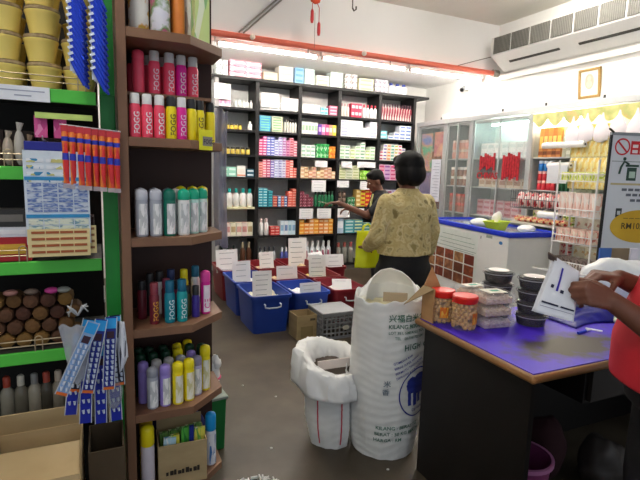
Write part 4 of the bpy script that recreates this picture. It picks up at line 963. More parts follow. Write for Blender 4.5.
t = thing('sachet_card', 'second cream card peeping out behind the first cream one', 'sachet card', (-.118, 1.884, 1.286), .0)
MB().box(-.105, .098, -.0015, .0015, -.10, 0).build('backing', mat('d2c28c', .5), t)
cells(-.0, -.09, 4, 4, mat('8a5a34', .5), 'brown_sachet', .38, -.1, .094)
hook_rod('wire hook from which the sachet cards hang', -.165, 1.575); hook_rod('upper of two wire hooks over the lower razors', .0, 1.035, 2.0, 1.76); hook_rod('lower of two wire hooks over the lower razors', -.11, 1.0, 1.955, 1.74)
# lower razor cards with blister packs
g = 'blue razor cards hanging low before the brown bundles'
b = MB()
def blister(label, x, y, z, tilt, blue_, rz=0, n=9, L=.26, w=.034, clear=False):
    t = thing('razor_card', label, 'razor card', (x, y, z), rz, g); t.rotation_euler = (0, tilt, rz)
    MB().box(-w/2, w/2, -.0015, .0015, -L, 0).build('card', mat('86a6d0', .4) if clear else (mat('1c2c86', .4) if blue_ is RB else blue_), t)
    MB().box(-w/2, w/2, -.0022, -.0014, -.04, -.004).build('header', mat('2a9be0', .4), t)
    MB().box(-w*.34, w*.34, -.0024, -.0018, -.075, -.05).build('dark_print', mat('3a2030', .5), t)
    if n > 5: MB().box(-w/2, w/2, -.0022, -.0014, -L, -L+.010).build('orange_foot', mat('d96a2a', .5), t)
    for k in range(n):
        for s_ in (-1, 1): inst('razor', bl_[0], (s_*.008, -.004, -L*(.30+.66*k/n)), parent=t, rot=(0, .5, 0))
    MB().box(-w/2-.003, -w/2, -.004, .0015, -L, 0).build('clear_edge', glass('blister', 'e6ecf8', .55, .15), t)
    MB().box(w/2, w/2+.003, -.004, .0015, -L, 0).build('clear_edge', glass('blister', 'e6ecf8', .55, .15), t)
    return t
bl_ = [MB().tube([(0, 0, 0), (.008, -.002, -.010)], [.0052, .0030], 8).mesh('razor', mat('c9d3e6', .3), smooth=60)]
blister('lower razor card slanting widest, foremost of the low bunch', -.035, 1.70, .985, .42, RB, clear=True)
blister('lower razor card hanging beside the foremost slanting one', -.012, 1.725, .985, .20, RB)
blister('lower razor card nearest the brown side panel', .018, 1.74, .985, .06, RB)
blister('dark lower razor card behind the slanting ones', -.05, 1.76, .98, .22, mat('10152e', .4))
blister('dark lower razor card at the rear by the side panel', .03, 1.775, .98, -.03, mat('10152e', .4))
bulk = [(-.085, 1.765, .93, .12), (-.06, 1.75, .90, .05), (-.02, 1.77, .88, .02), (.02, 1.79, .87, -.02)]
for k, (x, y, z, tl) in enumerate(bulk):
    blister('deep blue razor card low in the bunch, %s from left' % ORD[k], x, y, z, tl, mat('1a2aa0', .35), n=5, L=.29)
pl_ = MB()
def pouch(u, v):
    return (-.140+.085*u+.03*v*(1-u), 1.715+.012*math.sin(u*7+v*3), .975-.20*v+.006*math.sin(u*12))
pl_.grid(pouch, 14, 20); o = pl_.build('clear_pouch', glass('pouch_film', 'c9ced8', .4, .15), smooth=True, solid=.0015); tag(o, 'clear blister pouch at the outer side of the low razor bunch', 'pouch')
kn = MB(); rnd = random.Random(2)
for k in range(7):
    a = rnd.uniform(0, 2*PI); kn.tube([(0, 0, 0), (.018*math.cos(a), .01*math.sin(a), .012+.02*rnd.random()), (.034*math.cos(a), .016*math.sin(a), .01+.035*rnd.random())], [.003, .006, .002], 5)
o = kn.build('crumpled_film', glass('crumple', 'c4c8cc', .6, .25), smooth=True, loc=(-.085, 1.76, .995)); tag(o, 'crumpled clear film gathered above the low razor bunch', 'plastic film')
wp = MB().grid(lambda u, v: (.03+.03*u+.01*v, 1.76+.006*math.sin(5*u+3*v), .96-.19*v*(1-.3*u)), 8, 14).build('white_packet', printed('c8ccd8', '3a3a48', 'e4e6ee', 3), smooth=True, solid=.003); tag(wp, 'white and dark packet hanging between low razors and side panel', 'packet')

# ------------------------------------------------------------------ counter
ct = thing('counter', 'dark sales counter with worn purple top and brown edge', 'counter', (0, 0, 0))
m, nt, bs = nodes('worn_purple_top')
tc = nt.nodes.new('ShaderNodeTexCoord'); nz = nt.nodes.new('ShaderNodeTexNoise'); nz.inputs['Scale'].default_value = 16; nz.inputs['Detail'].default_value = 10
gr = nt.nodes.new('ShaderNodeTexGradient'); gr.gradient_type = 'SPHERICAL'; mp = nt.nodes.new('ShaderNodeMapping')
mp.inputs['Location'].default_value = (-1.80*2.6, -1.335*6.0, 0); mp.inputs['Scale'].default_value = (2.6, 6.0, .01)
nt.links.new(tc.outputs['Object'], nz.inputs['Vector']); nt.links.new(tc.outputs['Object'], mp.inputs['Vector']); nt.links.new(mp.outputs['Vector'], gr.inputs['Vector'])
ad = nt.nodes.new('ShaderNodeMath'); ad.operation = 'MULTIPLY_ADD'; nt.links.new(gr.outputs['Fac'], ad.inputs[0]); ad.inputs[1].default_value = 1.0
nt.links.new(nz.outputs['Fac'], ad.inputs[2])
rp = nt.nodes.new('ShaderNodeValToRGB'); rp.color_ramp.elements[0].position = .56; rp.color_ramp.elements[0].color = (*hexc('431cc8'), 1); rp.color_ramp.elements[1].position = 1.0; rp.color_ramp.elements[1].color = (*hexc('3c3228'), 1)
nt.links.new(ad.outputs[0], rp.inputs['Fac']); nt.links.new(rp.outputs['Color'], bs.inputs['Base Color']); bs.inputs['Roughness'].default_value = .5
PURP = m
def slab(z0, z1, e=0): return [(1.405+e, 1.875-e), (1.392+e, 1.165+e), (3.15-e, 1.165+e), (3.15-e, 1.875-e)]
MB().prism(slab(0, 0, .006), .768, .8, ).build('countertop', PURP, ct)
EDG = mat('8a6238', .5)
b = MB(); pp = slab(0, 0)
for i in range(4):
    a, c_ = V((*pp[i], .782)), V((*pp[(i+1) % 4], .782)); b.tube([a, c_], .016, 10)
for q in pp: b.ball((*q, .782), .0165, 10, 8)
b.build('edge_trim', EDG, ct, smooth=60)
DKC = ramp_mat('dark_veneer', [(0, '0c0a09'), (.5, '14100e'), (1, '1c1714')], scale=4, rough=.5, stretch=(1, 1, .2))
MB().box(1.430, 1.455, 1.20, 1.85, 0, .767).build('side_panel', DKC, ct)
MB().box(1.456, 3.12, 1.825, 1.85, 0, .767).build('back_panel', DKC, ct)
MB().box(3.10, 3.125, 1.20, 1.824, 0, .767).build('side_panel', DKC, ct)
MB().box(1.75, 3.09, 1.22, 1.80, .60, .765).build('drawer_box', DKC, ct)
dr = MB().box(1.77, 2.35, 1.20, 1.219, .61, .755).build('drawer_front', mat('221c18', .5), ct)
MB().tube([(1.98, 1.20, .685), (1.98, 1.18, .685), (2.12, 1.18, .685), (2.12, 1.20, .685)], .005, 8).build('handle', mat('9a9a98', .3, .8), dr)
# under the counter
t = thing('bucket', 'dark pink plastic bucket under the counter', 'bucket', (1.69, 1.44, 0))
MB().lathe([(.10, 0), (.125, .24), (.13, .24), (.133, .262), (.123, .262), (.095, .01)], n=36).build('tub', mat('8a3f6e', .4), t, smooth=40)
MB().lathe([(.128, .25), (.137, .25), (.137, .268), (.124, .268)], n=36, cap0=False, cap1=False).build('rim', mat('c07aa8', .4), t, smooth=40)
def lump(name, label, cat, c_, r, m, seed=1, amp=.15, fr=9, sq=1.):
    b = MB(); b.ball((0, 0, r[2]), r, 28, 18)
    for i, p in enumerate(b.v):
        p = V(p); k = 1+amp*noise.noise(p*fr+V((seed, 0, 0)))+amp*.4*noise.noise(p*fr*2.7)
        b.v[i] = (p.x*k, p.y*k, max(0, p.z*(1+.6*(k-1))))
    o = b.build(name, m, smooth=True, loc=c_); return tag(o, label, cat)
lump('cloth_bundle', 'dark red cloth bundle under the counter behind the bucket', 'cloth', (1.98, 1.56, .0), (.12, .10, .16), mat('2a0a10', .9), 3)
lump('plastic_bag', 'greyish crumpled plastic bag under the counter', 'bag', (2.2, 1.4, .0), (.12, .1, .13), mat('332e2b', .5), 6, .25)
t = MB().lathe([(.05, 0), (.05, .05), (.035, .05), (.035, 0)], n=28, cap0=False, cap1=False, M=Matrix.Rotation(1.2, 4, 'X')).build('tape_roll', mat('b9a32a', .4), loc=(1.93, 1.30, .05)); tag(t, 'yellow roll of tape lying under the counter', 'tape roll')

# nut jars
NUT = ramp_mat('roasted_nuts', [(0, '9a6c38'), (.45, 'd0a060'), (1, 'efcc94')], scale=45, rough=.6)
LIDR = mat('e0281e', .3, var=.05)
b = MB(); r_, h_ = .058, .130
b.lathe([(r_*.95, 0), (r_, .006), (r_, h_*.86), (r_*.9, h_)], n=32); jm = b.mesh('jar_wall', glass('clear_plastic', 'f4ead8', .13, .06), smooth=40)
b = MB(); b.lathe([(r_*.97, 0), (r_*1.0, .004), (r_*1.03, .026), (r_*.95, .032), (r_*.3, .033)], n=40); lm = b.mesh('lid', LIDR, smooth=40)
rnd = random.Random(4); b = MB(); nb = 0
pos = []
for layer in range(7):
    for q in range(17):
        a = rnd.uniform(0, 2*PI); rr = (r_*.80) if q < 13 else rnd.uniform(0, r_*.6)
        pos.append((rr*math.cos(2*PI*q/13+layer*.24) if q < 13 else rr*math.cos(a), rr*math.sin(2*PI*q/13+layer*.24) if q < 13 else rr*math.sin(a), .013+layer*.0165+rnd.uniform(-.002, .002)))
for p in pos:
    if rnd.random() < .12: continue
    M = Matrix.Translation(p) @ Euler((rnd.uniform(0, 3), rnd.uniform(0, 3), 0)).to_matrix().to_4x4()
    b.ball((0, 0, 0), (.0118, .0105, .0098), 9, 7, M)
nm_ = b.mesh('nuts', NUT, smooth=True)
b = MB(); vs = []
for k in range(9):
    a = -1.9+.7*k/8
    vs += [((r_+.001)*math.cos(a), (r_+.001)*math.sin(a), .03), ((r_+.001)*math.cos(a), (r_+.001)*math.sin(a), .082)]
b.add(vs, [(2*k, 2*k+2, 2*k+3, 2*k+1) for k in range(8)]); om = b.mesh('paper_label', printed('e8962a', 'f3c04a', 'd9701f', 3))
for k, (x, y, lab) in enumerate(((1.484, 1.80, 'red lidded jar of nuts nearest the cardboard box'), (1.514, 1.678, 'red lidded jar of nuts in front, beside the clear food boxes'))):
    t = thing('nut_jar', lab, 'jar', (x, y, .801), .3 if k else -.5, 'red lidded nut jars')
    o = inst('jar_wall', jm, parent=t); o = inst('nuts', nm_, parent=t); o['kind'] = 'stuff'; inst('paper_label', om, parent=t); inst('lid', lm, (0, 0, .124), parent=t)
# clear clamshell boxes
CLR = glass('clamshell', 'f2f2f4', .18, .1)
FD = [ramp_mat('food_a', [(0, 'b08c74'), (.5, 'dcc4b0'), (1, 'f2e8dc')], scale=50, rough=.6), ramp_mat('food_b', [(0, 'b89a78'), (.5, 'dcc6a8'), (1, 'f0e6d0')], scale=50, rough=.6), ramp_mat('food_c', [(0, '93798a'), (.5, 'c4b4c0'), (1, 'e8e0e8')], scale=50, rough=.6)]
def clamshell(label, x, y, z, w, d, h, fm, rz, top=False):
    t = thing('food_box', label, 'food box', (x, y, z), rz, 'clear clamshell food boxes')
    q = .012
    b = MB(); b.rings([[(sx*(w/2-e), sy*(d/2-e), zz) for sx, sy in ((-1, -1), (1, -1), (1, 1), (-1, 1))] for zz, e in ((0, q), (h*.5, 0), (h*.5, -.004), (h*.54, -.004), (h*.54, 0), (h*.97, q*.7))])
    b.build('clear_shell', CLR, t, bevel=.003)
    g = MB(); rnd = random.Random(int(z*1000+x*100))
    g.box(-w/2+q+.003, w/2-q-.003, -d/2+q+.003, d/2-q-.003, .003, h*.55)
    for k in range(70):
        g.ball((rnd.uniform(-w/2+.02, w/2-.02), rnd.uniform(-d/2+.02, d/2-.02), h*.55), (.010, .008, .009), 6, 5)
    for k in range(40):
        s = rnd.choice((-1, 1)); g.ball((rnd.uniform(-w/2+.02, w/2-.02), -d/2+.013, rnd.uniform(.01, h*.6)), .006, 6, 4)
    o = g.build('food', fm, t); o['kind'] = 'stuff'
    if top:
        MB().box(-w*.3, w*.3, -d*.32, d*.32, h*.97, h*.975).build('paper_label', printed('e9e6dc', 'c9c4b4', 'e6e2d2', 2), t)
        MB().box(-.015, .03, -.012, .012, h*.976, h*.98).build('green_sticker', mat('2f9a7a', .5), t)
for j in range(3):
    clamshell('clear food box, %s, in the front stack beside the red lidded jars' % ('lowest', 'middle', 'topmost')[j], 1.668, 1.665, .801+.057*j, .17, .13, .055, FD[(2, 1, 0)[j]], -.12, j == 2)
    clamshell('clear food box, %s, in the stack behind the red lidded jars' % ('lowest', 'middle', 'topmost')[j], 1.655, 1.795, .801+.057*j, .16, .09, .055, FD[(0, 2, 1)[j]], -.05, j == 2)
# round clear tubs with dark contents
def tub(label, x, y, z, r=.076, h=.058, top=True):
    t = thing('food_tub', label, 'food tub', (x, y, z), 0, 'round clear tubs of dark food')
    MB().lathe([(r*.82, 0), (r*.94, h*.72), (r, h*.72), (r, h*.8), (r*.97, h*.8), (r*.95, h*.97), (r*.7, h)], n=36).build('clear_tub', glass('tub_clear', 'e6e6ea', .07, .05), t, smooth=35)
    o = MB().lathe([(r*.80, .002), (r*.92, h*.70), (r*.90, h*.88), (r*.3, h*.92)], n=30).build('dark_food', ramp_mat('dark_food', [(0, '050404'), (.6, '120d0e'), (1, '2a2020')], scale=40, rough=.4), t, smooth=40); o['kind'] = 'stuff'
    MB().lathe([(r*.99, h*.72), (r*1.03, h*.72), (r*1.03, h*.79), (r*.99, h*.79)], n=36, cap0=False, cap1=False).build('rim', glass('tub_rim', 'dcdce4', .4, .06), t, smooth=35)
    if top: MB().lathe([(.001, h*1.003), (r*.66, h*1.003), (r*.66, h*1.012), (.001, h*1.012)], n=32, cap0=False, cap1=False).build('round_label', mat('f0e6e4', .5), t)
for j in range(4): tub('round tub of dark food, %s, in the stack nearest the shopkeeper' % ('lowest', 'second up', 'third up', 'topmost')[j], 1.872, 1.615, .801+.0595*j, top=j == 3)
for j in range(4): tub('round tub of dark food, %s, in the stack behind the clear boxes' % ('lowest', 'second up', 'third up', 'topmost')[j], 1.812, 1.782, .801+.0595*j, top=j == 3)
# carton with open flaps at the counter corner
CB = ramp_mat('tan_cardboard', [(0, 'a07a4e'), (.5, 'b98f60'), (1, 'cda578')], scale=6, rough=.8, stretch=(1, 1, 3))
t = thing('cardboard_box', 'tan cardboard box with raised flaps on the counter end by the rice sack', 'box', (1.44, 1.83, .801))
MB().box(-.028, -.022, -.055, .035, 0, .165).build('side_wall', CB, t)
def plate(pts, nrm_, m_, nm_):
    nv = V(nrm_)*.004; b = MB(); n = len(pts); b.rings([[V(p) for p in pts], [V(p)+nv for p in pts]]); b.build(nm_, m_, t)
plate([(-.022, .031, 0), (.13, .031, 0), (.13, .031, .06), (.02, .031, .255), (-.022, .031, .165)], (0, 1, 0), CB, 'back_wall')
plate([(-.028, -.055, .165), (-.028, .030, .165), (-.150, .012, .085)], (0, 0, .8), mat('8a7350', .8), 'flap')
# things by the shopkeeper
b = MB()
b.grid(lambda u, v: (2.02+.62*u, 1.48+.2*v+.03*math.sin(u*7), .803+.05*max(0, math.sin(PI*u))*max(0, math.sin(PI*v))+.014*abs(noise.noise(V((u*9, v*6, 1))))), 40, 20)
o = b.build('blue_cloth', mat('10107a', .45, var=.3, scale=20), smooth=True, solid=.003); tag(o, 'dark blue folded plastic wrap on the counter beneath the hands', 'wrap')
t = thing('marker_pen', 'blue pen lying on the worn part of the counter', 'pen', (2.005, 1.432, .806), .15)
MB().tube([(-.045, 0, 0), (.02, 0, 0)], .006, 10).build('cap', mat('1c3fd0', .3), t, smooth=60)
MB().tube([(.02, 0, 0), (.06, .0, 0)], [.005, .004], 10).build('barrel', mat('e6e8f0', .3), t, smooth=60)
o = MB().box(-.01, .01, -.035, .035, 0, .003, Matrix.Rotation(.55, 4, 'Z')).build('sticker_slip', mat('e9ecf6', .5), loc=(2.088, 1.44, .801)); tag(o, 'small white slip beside the blue pen', 'slip')
lump('plastic_bag', 'big crumpled white plastic bag heap on the far right of the counter', 'bag', (2.66, 1.72, .801), (.32, .10, .135), mat('eceef0', .35), 9, .22, 6)
lump('plastic_bag', 'second white plastic bag in front of the bag heap', 'bag', (2.95, 1.45, .801), (.2, .10, .12), mat('dfe2e2', .35), 12, .25, 7)
lump('plastic_bag', 'pale green bag beneath the shopkeeper forearms', 'bag', (2.36, 1.40, .795), (.16, .08, .045), mat('b9c9a4', .4), 15, .2, 9)
lump('plastic_bag', 'dark green bag low beside the pale green one', 'bag', (2.30, 1.30, .795), (.10, .05, .03), mat('2c5a3a', .4), 18, .2, 9)
for k, (x, y, rz, z) in enumerate(((2.12, 1.74, .1, .80), (2.17, 1.72, -.12, .81), (2.14, 1.76, .3, .82))):
    o = MB().box(-.13, .13, -.075, .075, 0, .006, Matrix.Rotation(rz, 4, 'Z')).build('paper_pad', mat('eceae4', .6), loc=(x, y, z+.004)); tag(o, 'off-white paper pad on the counter behind the tubs, %s' % ('undermost', 'middle one', 'topmost')[k], 'paper')
o = MB().box(-.10, .10, -.07, .07, 0, .10).build('white_carton', mat('e9e7e0', .6), loc=(2.33, 1.77, .801), rz=.2, bevel=.003); tag(o, 'white carton on the counter before the wire rack', 'carton')
t = thing('tape_dispenser', 'small grey dome shaped stamp on the counter before the white bags', 'stamp', (2.245, 1.66, .90)); t.location.z = .801
MB().lathe([(.028, 0), (.03, .05), (.026, .12), (.014, .14), (.004, .143)], n=20).build('grip', mat('77777c', .4), t, smooth=40)

# ------------------------------------------------------------------ chest freezer
fz = thing('chest_freezer', 'white chest freezer with blue rim and food pictures on its side', 'freezer', (3.69, 3.53, 0), -.125)
FW, FL, FH = .64, 1.62, .95
FWM = mat('e6e8e6', .35, var=.03); FB = mat('1a35c4', .35, var=.06)
b = MB(); b.box(.0, FW, .0, FL, .06, FH-.05); b.box(.04, FW-.04, .04, FL-.04, 0, .06); b.build('cabinet_body', FWM, fz, bevel=.01)
b = MB()
for a in ((-.012, FW+.012, -.012, .045), (-.012, FW+.012, FL-.045, FL+.012), (-.012, .045, .045, FL-.045), (FW-.045, FW+.012, .045, FL-.045)): b.box(*a, FH-.05, FH)
b.build('blue_rim', FB, fz, bevel=.006)
MB().box(.045, FW-.045, .045, FL-.045, FH-.03, FH-.022).build('glass_lid', glass('lid_glass', 'b9c4cc', .55, .05), fz)
MB().box(.05, FW-.05, FL/2-.012, FL/2+.012, FH-.02, FH-.008).build('lid_divider', mat('1f3fd0', .4), fz)
# side poster: text block and picture tiles, on the long side towards the shop
MB().box(-.002, -.0003, .50, 1.60, .36, .86).build('poster_sheet', mat('dfe7e2', .45), fz)
for k, (y0, y1, z) in enumerate(((.62, 1.22, .80), (.55, 1.30, .745), (.56, 1.26, .70), (.52, 1.34, .655), (.56, .95, .632))):
    MB().box(-.0032, -.0018, y0, y1, z-.002, z+.002).build('text_line', mat('4a6a64' if k != 1 else '3f8a70', .6), fz)
foods = ['7a2a1e', '9a4a2c', 'a8543a', 'b98a5a', '6a3a24', '8f5a3a', 'a04a30', 'b07a54', '7f4a34', '94502e', 'a8643c', '8a3a2a']
k = 0
for i in range(5):
    for j in range(3 if i < 4 else 5):
        y1 = .545+i*.205; z1 = .615-j*.125 if i < 4 else .85-j*.125
        c0 = foods[k % 12]; k += 1
        mm = ramp_mat('food_photo_%s' % c0, [(0, 'd9b48a'), (.4, c0), (.7, '5f3020'), (1, 'e0c49a')], tex='noise', scale=16, rough=.4)
        MB().box(-.004, -.0022, y1, y1+.18, z1-.11, z1).build('food_photo', mm, fz)
MB().lathe([(.001, 0), (.028, 0), (.028, .002), (.001, .002)], n=24, sy=.62, cap0=False, cap1=False, M=Matrix.Translation((-.001, .12, .83)) @ Matrix.Rotation(-PI/2, 4, 'Z') @ Matrix.Rotation(PI/2, 4, 'X')).build('blue_badge', mat('2f7fc4', .4), fz)
MB().box(-.003, -.001, .26, .36, .855, .885).build('spec_label', mat('8f9a94', .5), fz); MB().box(-.004, -.001, .445, .455, .83, .86).build('lock', mat('6a6a6a', .4), fz)
def fzp(x, y, z): return tuple(fz.matrix_basis @ V((x, y, z)))
bpy.context.view_layer.update()
b = MB(); b.rings([[(sx*w/2, sy*d/2, z) for sx, sy in ((-1, -1), (1, -1), (1, 1), (-1, 1))] for w, d, z in ((.17, .12, 0), (.24, .18, .085), (.25, .19, .085), (.25, .19, .095), (.23, .17, .095), (.16, .11, .006))])
o = b.build('food_basket', mat('c6dc3a', .4), loc=fzp(.16, .42, FH-.02), rz=.3, bevel=.004); tag(o, 'lime green plastic basket on the freezer lid', 'basket')
lump('plastic_bag', 'white plastic bag beside the lime basket on the freezer', 'bag', fzp(.16, .68, FH-.022), (.12, .10, .05), mat('e6e8e4', .4), 21, .2, 9)
lump('paper_bundle', 'white paper bundle sticking up behind the lime basket', 'bundle', fzp(.26, .55, FH-.022), (.05, .05, .1), mat('ece6e6', .5), 23, .25, 12)
lump('plastic_bag', 'small white bag at the near right of the freezer lid', 'bag', fzp(.34, .16, FH-.022), (.10, .07, .04), mat('f2f2f2', .4), 25, .2, 9)

# ------------------------------------------------------------------ glass cabinets along the right wall
AL = mat('b9bdbd', .35, .35, var=.04); CX0, CX1 = 4.62, 5.03
cabn = thing('display_cabinet', 'long aluminium framed glass cabinet along the right wall', 'cabinet', (0, 0, 0))
ZT = 2.27; ends = (6.44, 5.76, 5.22, 4.22, 2.0)
for i, y in enumerate(ends):
    w = .028 if i in (0, 4) else .035
    MB().box(CX0-.02, CX0+.02, y-w, y+w, .0, ZT-.03).build('frame_post', AL, cabn, bevel=.003)
    MB().box(CX0+.02, CX1, y-.006, y+.006, 0, ZT-.03).build('divider_panel', mat('9fa5a6', .5), cabn)
MB().box(CX0-.03, CX0+.03, 1.97, 6.47, ZT-.03, ZT+.03).build('top_rail', mat('c4c7c8', .35, .3), cabn, bevel=.004)
MB().box(CX0-.02, CX0+.02, 1.97, 6.47, .0, .45).build('base_panel', mat('a9adad', .5), cabn)
MB().box(CX0-.02, CX1, 1.97, 6.47, ZT+.031, ZT+.04).build('top_sheet', mat('cfd0d0', .5), cabn)
MB().box(CX1-.008, CX1, 2.0, 6.44, .1, ZT).build('back_sheet', mat('c9cdca', .6), cabn)
SZ = (.60, .98, 1.36, 1.74)
for i in range(4):
    for z in SZ: MB().box(CX0+.05, CX1-.01, ends[i+1]+.01, ends[i]-.01, z-.016, z).build('shelf_board', mat('c9cfce', .4), cabn)
# sliding doors with glass
PANE = glass('cabinet_glass', 'cfdcd8', .12, .04)
def door(y0, y1, xo, label=None):
    d = MB(); w = .02
    for a in ((y0, y0+w, .46, ZT-.04), (y1-w, y1, .46, ZT-.04), (y0+w, y1-w, .46, .49), (y0+w, y1-w, ZT-.07, ZT-.04)): d.box(CX0+xo-.008, CX0+xo+.008, *a)
    d = d.build('door', AL, cabn, bevel=.002)
    MB().box(CX0+xo-.002, CX0+xo+.002, y0+w, y1-w, .49, ZT-.07).build('pane', PANE, d)
door(5.80, 6.40, .0); door(5.50, 5.72, .0); door(5.26, 5.52, .02); door(4.70, 5.18, .0); door(4.26, 4.74, .02)
for k, y in enumerate((5.9, 4.7, 4.05, 3.35, 2.7)):
    t = MB().lathe([(.012, 0), (.012, .03), (.007, .035)], n=10).build('screw_knob', mat('4a4a4a', .4), cabn, loc=(CX0, y, ZT+.04))
o = MB().box(-.03, .03, -.05, .05, 0, .075).build('junction_box', mat('ececea', .5), loc=(CX0, 5.80, ZT+.041)); tag(o, 'small white box on top of the glass cabinet', 'box')
for yy_ in ():
    pass
t = thing('tube_light', 'fluorescent tube inside the top of the cabinet behind the sliding glass doors', 'light', (4.84, 4.72, 2.20), PI/2)
MB().box(-.38, .38, -.015, .015, 0, .03).build('batten', mat('e4e4e2', .5), t); MB().tube([(-.37, 0, -.015), (.37, 0, -.015)], .012, 10).build('tube', emit('cab_glow_cool', 'e4fff4', 14), t)
t = thing('tube_light', 'fluorescent tube glowing inside the top of the open cabinet', 'light', (4.80, 3.9, 2.20), PI/2)
MB().box(-.30, .30, -.015, .015, 0, .03).build('batten', mat('e4e4e2', .5), t); MB().tube([(-.29, 0, -.015), (.29, 0, -.015)], .012, 10).build('tube', emit('cab_glow', 'fff0da', 75), t)
# posters and notice behind the first panes
for lab, y0, y1, z0, z1, m in (('colourful face poster inside the far glass door', 6.10, 6.38, 1.55, 2.13, ramp_mat('poster_a', [(0, '5a3a6a'), (.35, '4a6ab0'), (.5, 'c98a6a'), (.62, '3fae7a'), (1, 'a04a6a')], tex='noise', scale=5, rough=.4)),
                               ('dark purple poster below the face poster', 6.05, 6.38, 1.0, 1.53, ramp_mat('poster_b', [(0, '3a3468'), (.5, '7a6aa0'), (1, 'c9a48a')], tex='noise', scale=6, rough=.4)),
                               ('orange and red poster beside the face poster', 5.82, 6.06, 1.78, 2.14, ramp_mat('poster_c', [(0, 'c0563a'), (.4, 'd9a07a'), (.6, 'b04a5a'), (1, 'e6c49a')], tex='noise', scale=7, rough=.4))):
    o = MB().box(CX0+.022, CX0+.025, y0, y1, z0, z1).build('poster', m); tag(o, lab, 'poster')
o = MB().box(CX0-.012, CX0-.0095, 5.83, 6.05, 1.10, 1.73).build('notice_sheet', mat('dfe3ee', .6)); tag(o, 'white notice sheet taped outside the far glass door', 'notice')
for k in range(12): MB().box(CX0-.0132, CX0-.0118, 5.86, 6.02-.03*((k*7) % 3), 1.17+.045*k, 1.176+.045*k).build('text_line', mat('8a90a8', .7), o)
# goods in the cabinets
def cstock(name, cat, phrase, place, y0, y1, z, n, k, h, d, mats, kind='carton', x=CX0+.07, r=None, miss=()):
    pitch = (y1-y0)/n
    for i in range(n):
        ms = mats[i % len(mats)] if isinstance(mats[0], (list, tuple)) else mats
        for j in range(k):
            if (i, j) in miss: continue
            lab = '%s, %s from the camera %s' % (phrase, ORD[i], place) if k == 1 else '%s, %s up in stack %s %s' % (phrase, ORD[j], ORD[i], place)
            me = carton_mesh(pitch-.006, d, h-.001, ms) if kind == 'carton' else bottle_mesh(r or pitch*.42, h, ms[0], capm=ms[-1]) if kind == 'bottle' else jar_mesh(r or pitch*.42, h, ms[0], ms[-1])
            off = 0 if kind == 'carton' else (r or pitch*.42)
            place_thing(name, me, (x+off, y0+pitch*(i+.5), z+j*h+.001), lab, cat, phrase+' '+place, -PI/2, 'lid' if kind == 'jar' else 'cap')
PKB = [mat('e9c4b4', .4), mat('e07f7a', .4)]
for si, z in enumerate(SZ):
    q = ('on lowest shelf', 'on second shelf', 'on third shelf', 'on top shelf')[si]
    cstock('pickle_jar', 'jar', ('rust', 'red brown', 'brown', 'pink')[si]+' jar', q+' behind narrow door', 5.28, 5.72, z, 5, 2, .13, .1, [mat(('a05a44', 'b0604a', '9a6a54', 'd99a8a')[si], .4), mat(('e6d9cc', 'd94a3a', 'efe6dc', 'd9bcae')[si], .4)], 'jar')
    cstock('bangle_carton', 'carton', ('pale pink', 'rose', 'cream', 'white')[si]+' carton', q+' behind sliding doors', 4.30, 5.16, z, 7, (2, 3, 1, 2)[si], (.1, .07, .12, .1)[si], .14, [[mat(('e6c4bc', 'd99aa0', 'ecdcc4', 'f0f0ee')[si], .5), mat(('c97a7a', 'b8505a', 'c9a88a', 'd9e0e0')[si], .5)], [mat(('d9c0b8', 'e6bcc0', 'e2cdb4', 'e9ecea')[si], .5), mat(('b06a64', 'cf7a84', 'b98f74', 'c9d3d3')[si], .5)]], x=CX0+.12)
    cstock('pickle_jar', 'jar', ('plum', 'rust', 'tan', 'orange')[si]+' jar', q+' behind far door', 5.84, 6.38, z, 6, 1, .16, .1, [mat(('7a4a5a', 'a8664a', 'b9926a', 'c97a4a')[si], .4), mat('d9cfc0', .4)], 'jar', x=CX0+.1)
cstock('incense_carton', 'carton', 'tall orange and gold carton', 'on top shelf of open bay', 3.86, 4.16, SZ[3], 5, 1, .33, .12, [[mat('c98a4a', .4), mat('e9c46a', .4), mat('8a4a2a', .4)], [mat('b9743c', .4), mat('f0d68a', .4), mat('6a3a1f', .4)]])
cstock('incense_carton', 'carton', 'tall silver green carton', 'on top shelf of open bay', 3.52, 3.84, SZ[3], 6, 1, .34, .12, [[mat('b9bdb0', .3), mat('8a9a80', .4), mat('dfe2da', .4)], [mat('c9cab6', .3), mat('9aa486', .4)]])
cstock('drink_can', 'can', 'blue can', 'above red cans in open bay', 3.94, 4.16, SZ[2]+.22, 3, 1, .12, .1, [mat('2f7fc9', .35), mat('dfe8f2', .35)], 'jar')
cstock('drink_can', 'can', 'red can', 'on third shelf of open bay', 3.90, 4.16, SZ[2], 4, 2, .11, .1, [mat('c8323e', .35), mat('e8b0a8', .35)], 'jar')
cstock('drink_can', 'can', 'dark green can', 'on third shelf of open bay', 3.72, 3.88, SZ[2], 3, 2, .14, .1, [mat('2f6f4a', .35), mat('a9c4a4', .35)], 'jar')
cstock('paper_carton', 'carton', 'pale green carton', 'on third shelf of open bay', 3.42, 3.70, SZ[2], 4, 3, .09, .12, [[mat('c9d6c0', .45), mat('8fa88a', .45)]])
cstock('sweet_packet', 'packet', 'yellow green packet', 'on second shelf of open bay', 3.62, 4.16, SZ[1], 6, 2, .07, .14, [[printed('dfe88a', '9ac04a', 'f2f2d0', 3)], [printed('e8e6a0', '6fae4a', 'e6c8c8', 3)]])
cstock('sweet_packet', 'packet', 'pink red packet', 'on lowest shelf of open bay', 3.62, 4.16, SZ[0], 6, 3, .07, .14, [[printed('f0b8b8', 'd0404a', 'f4e0d8', 3)], [printed('f0d0c8', 'c8606a', 'f6ecc8', 3)]])
cstock('sweet_packet', 'packet', 'cream packet', 'on lowest shelf beyond the rack', 2.2, 3.58, SZ[0], 10, 2, .09, .14, [[printed('efe6cc', 'd9b88a', 'f6f2e6', 3)]])
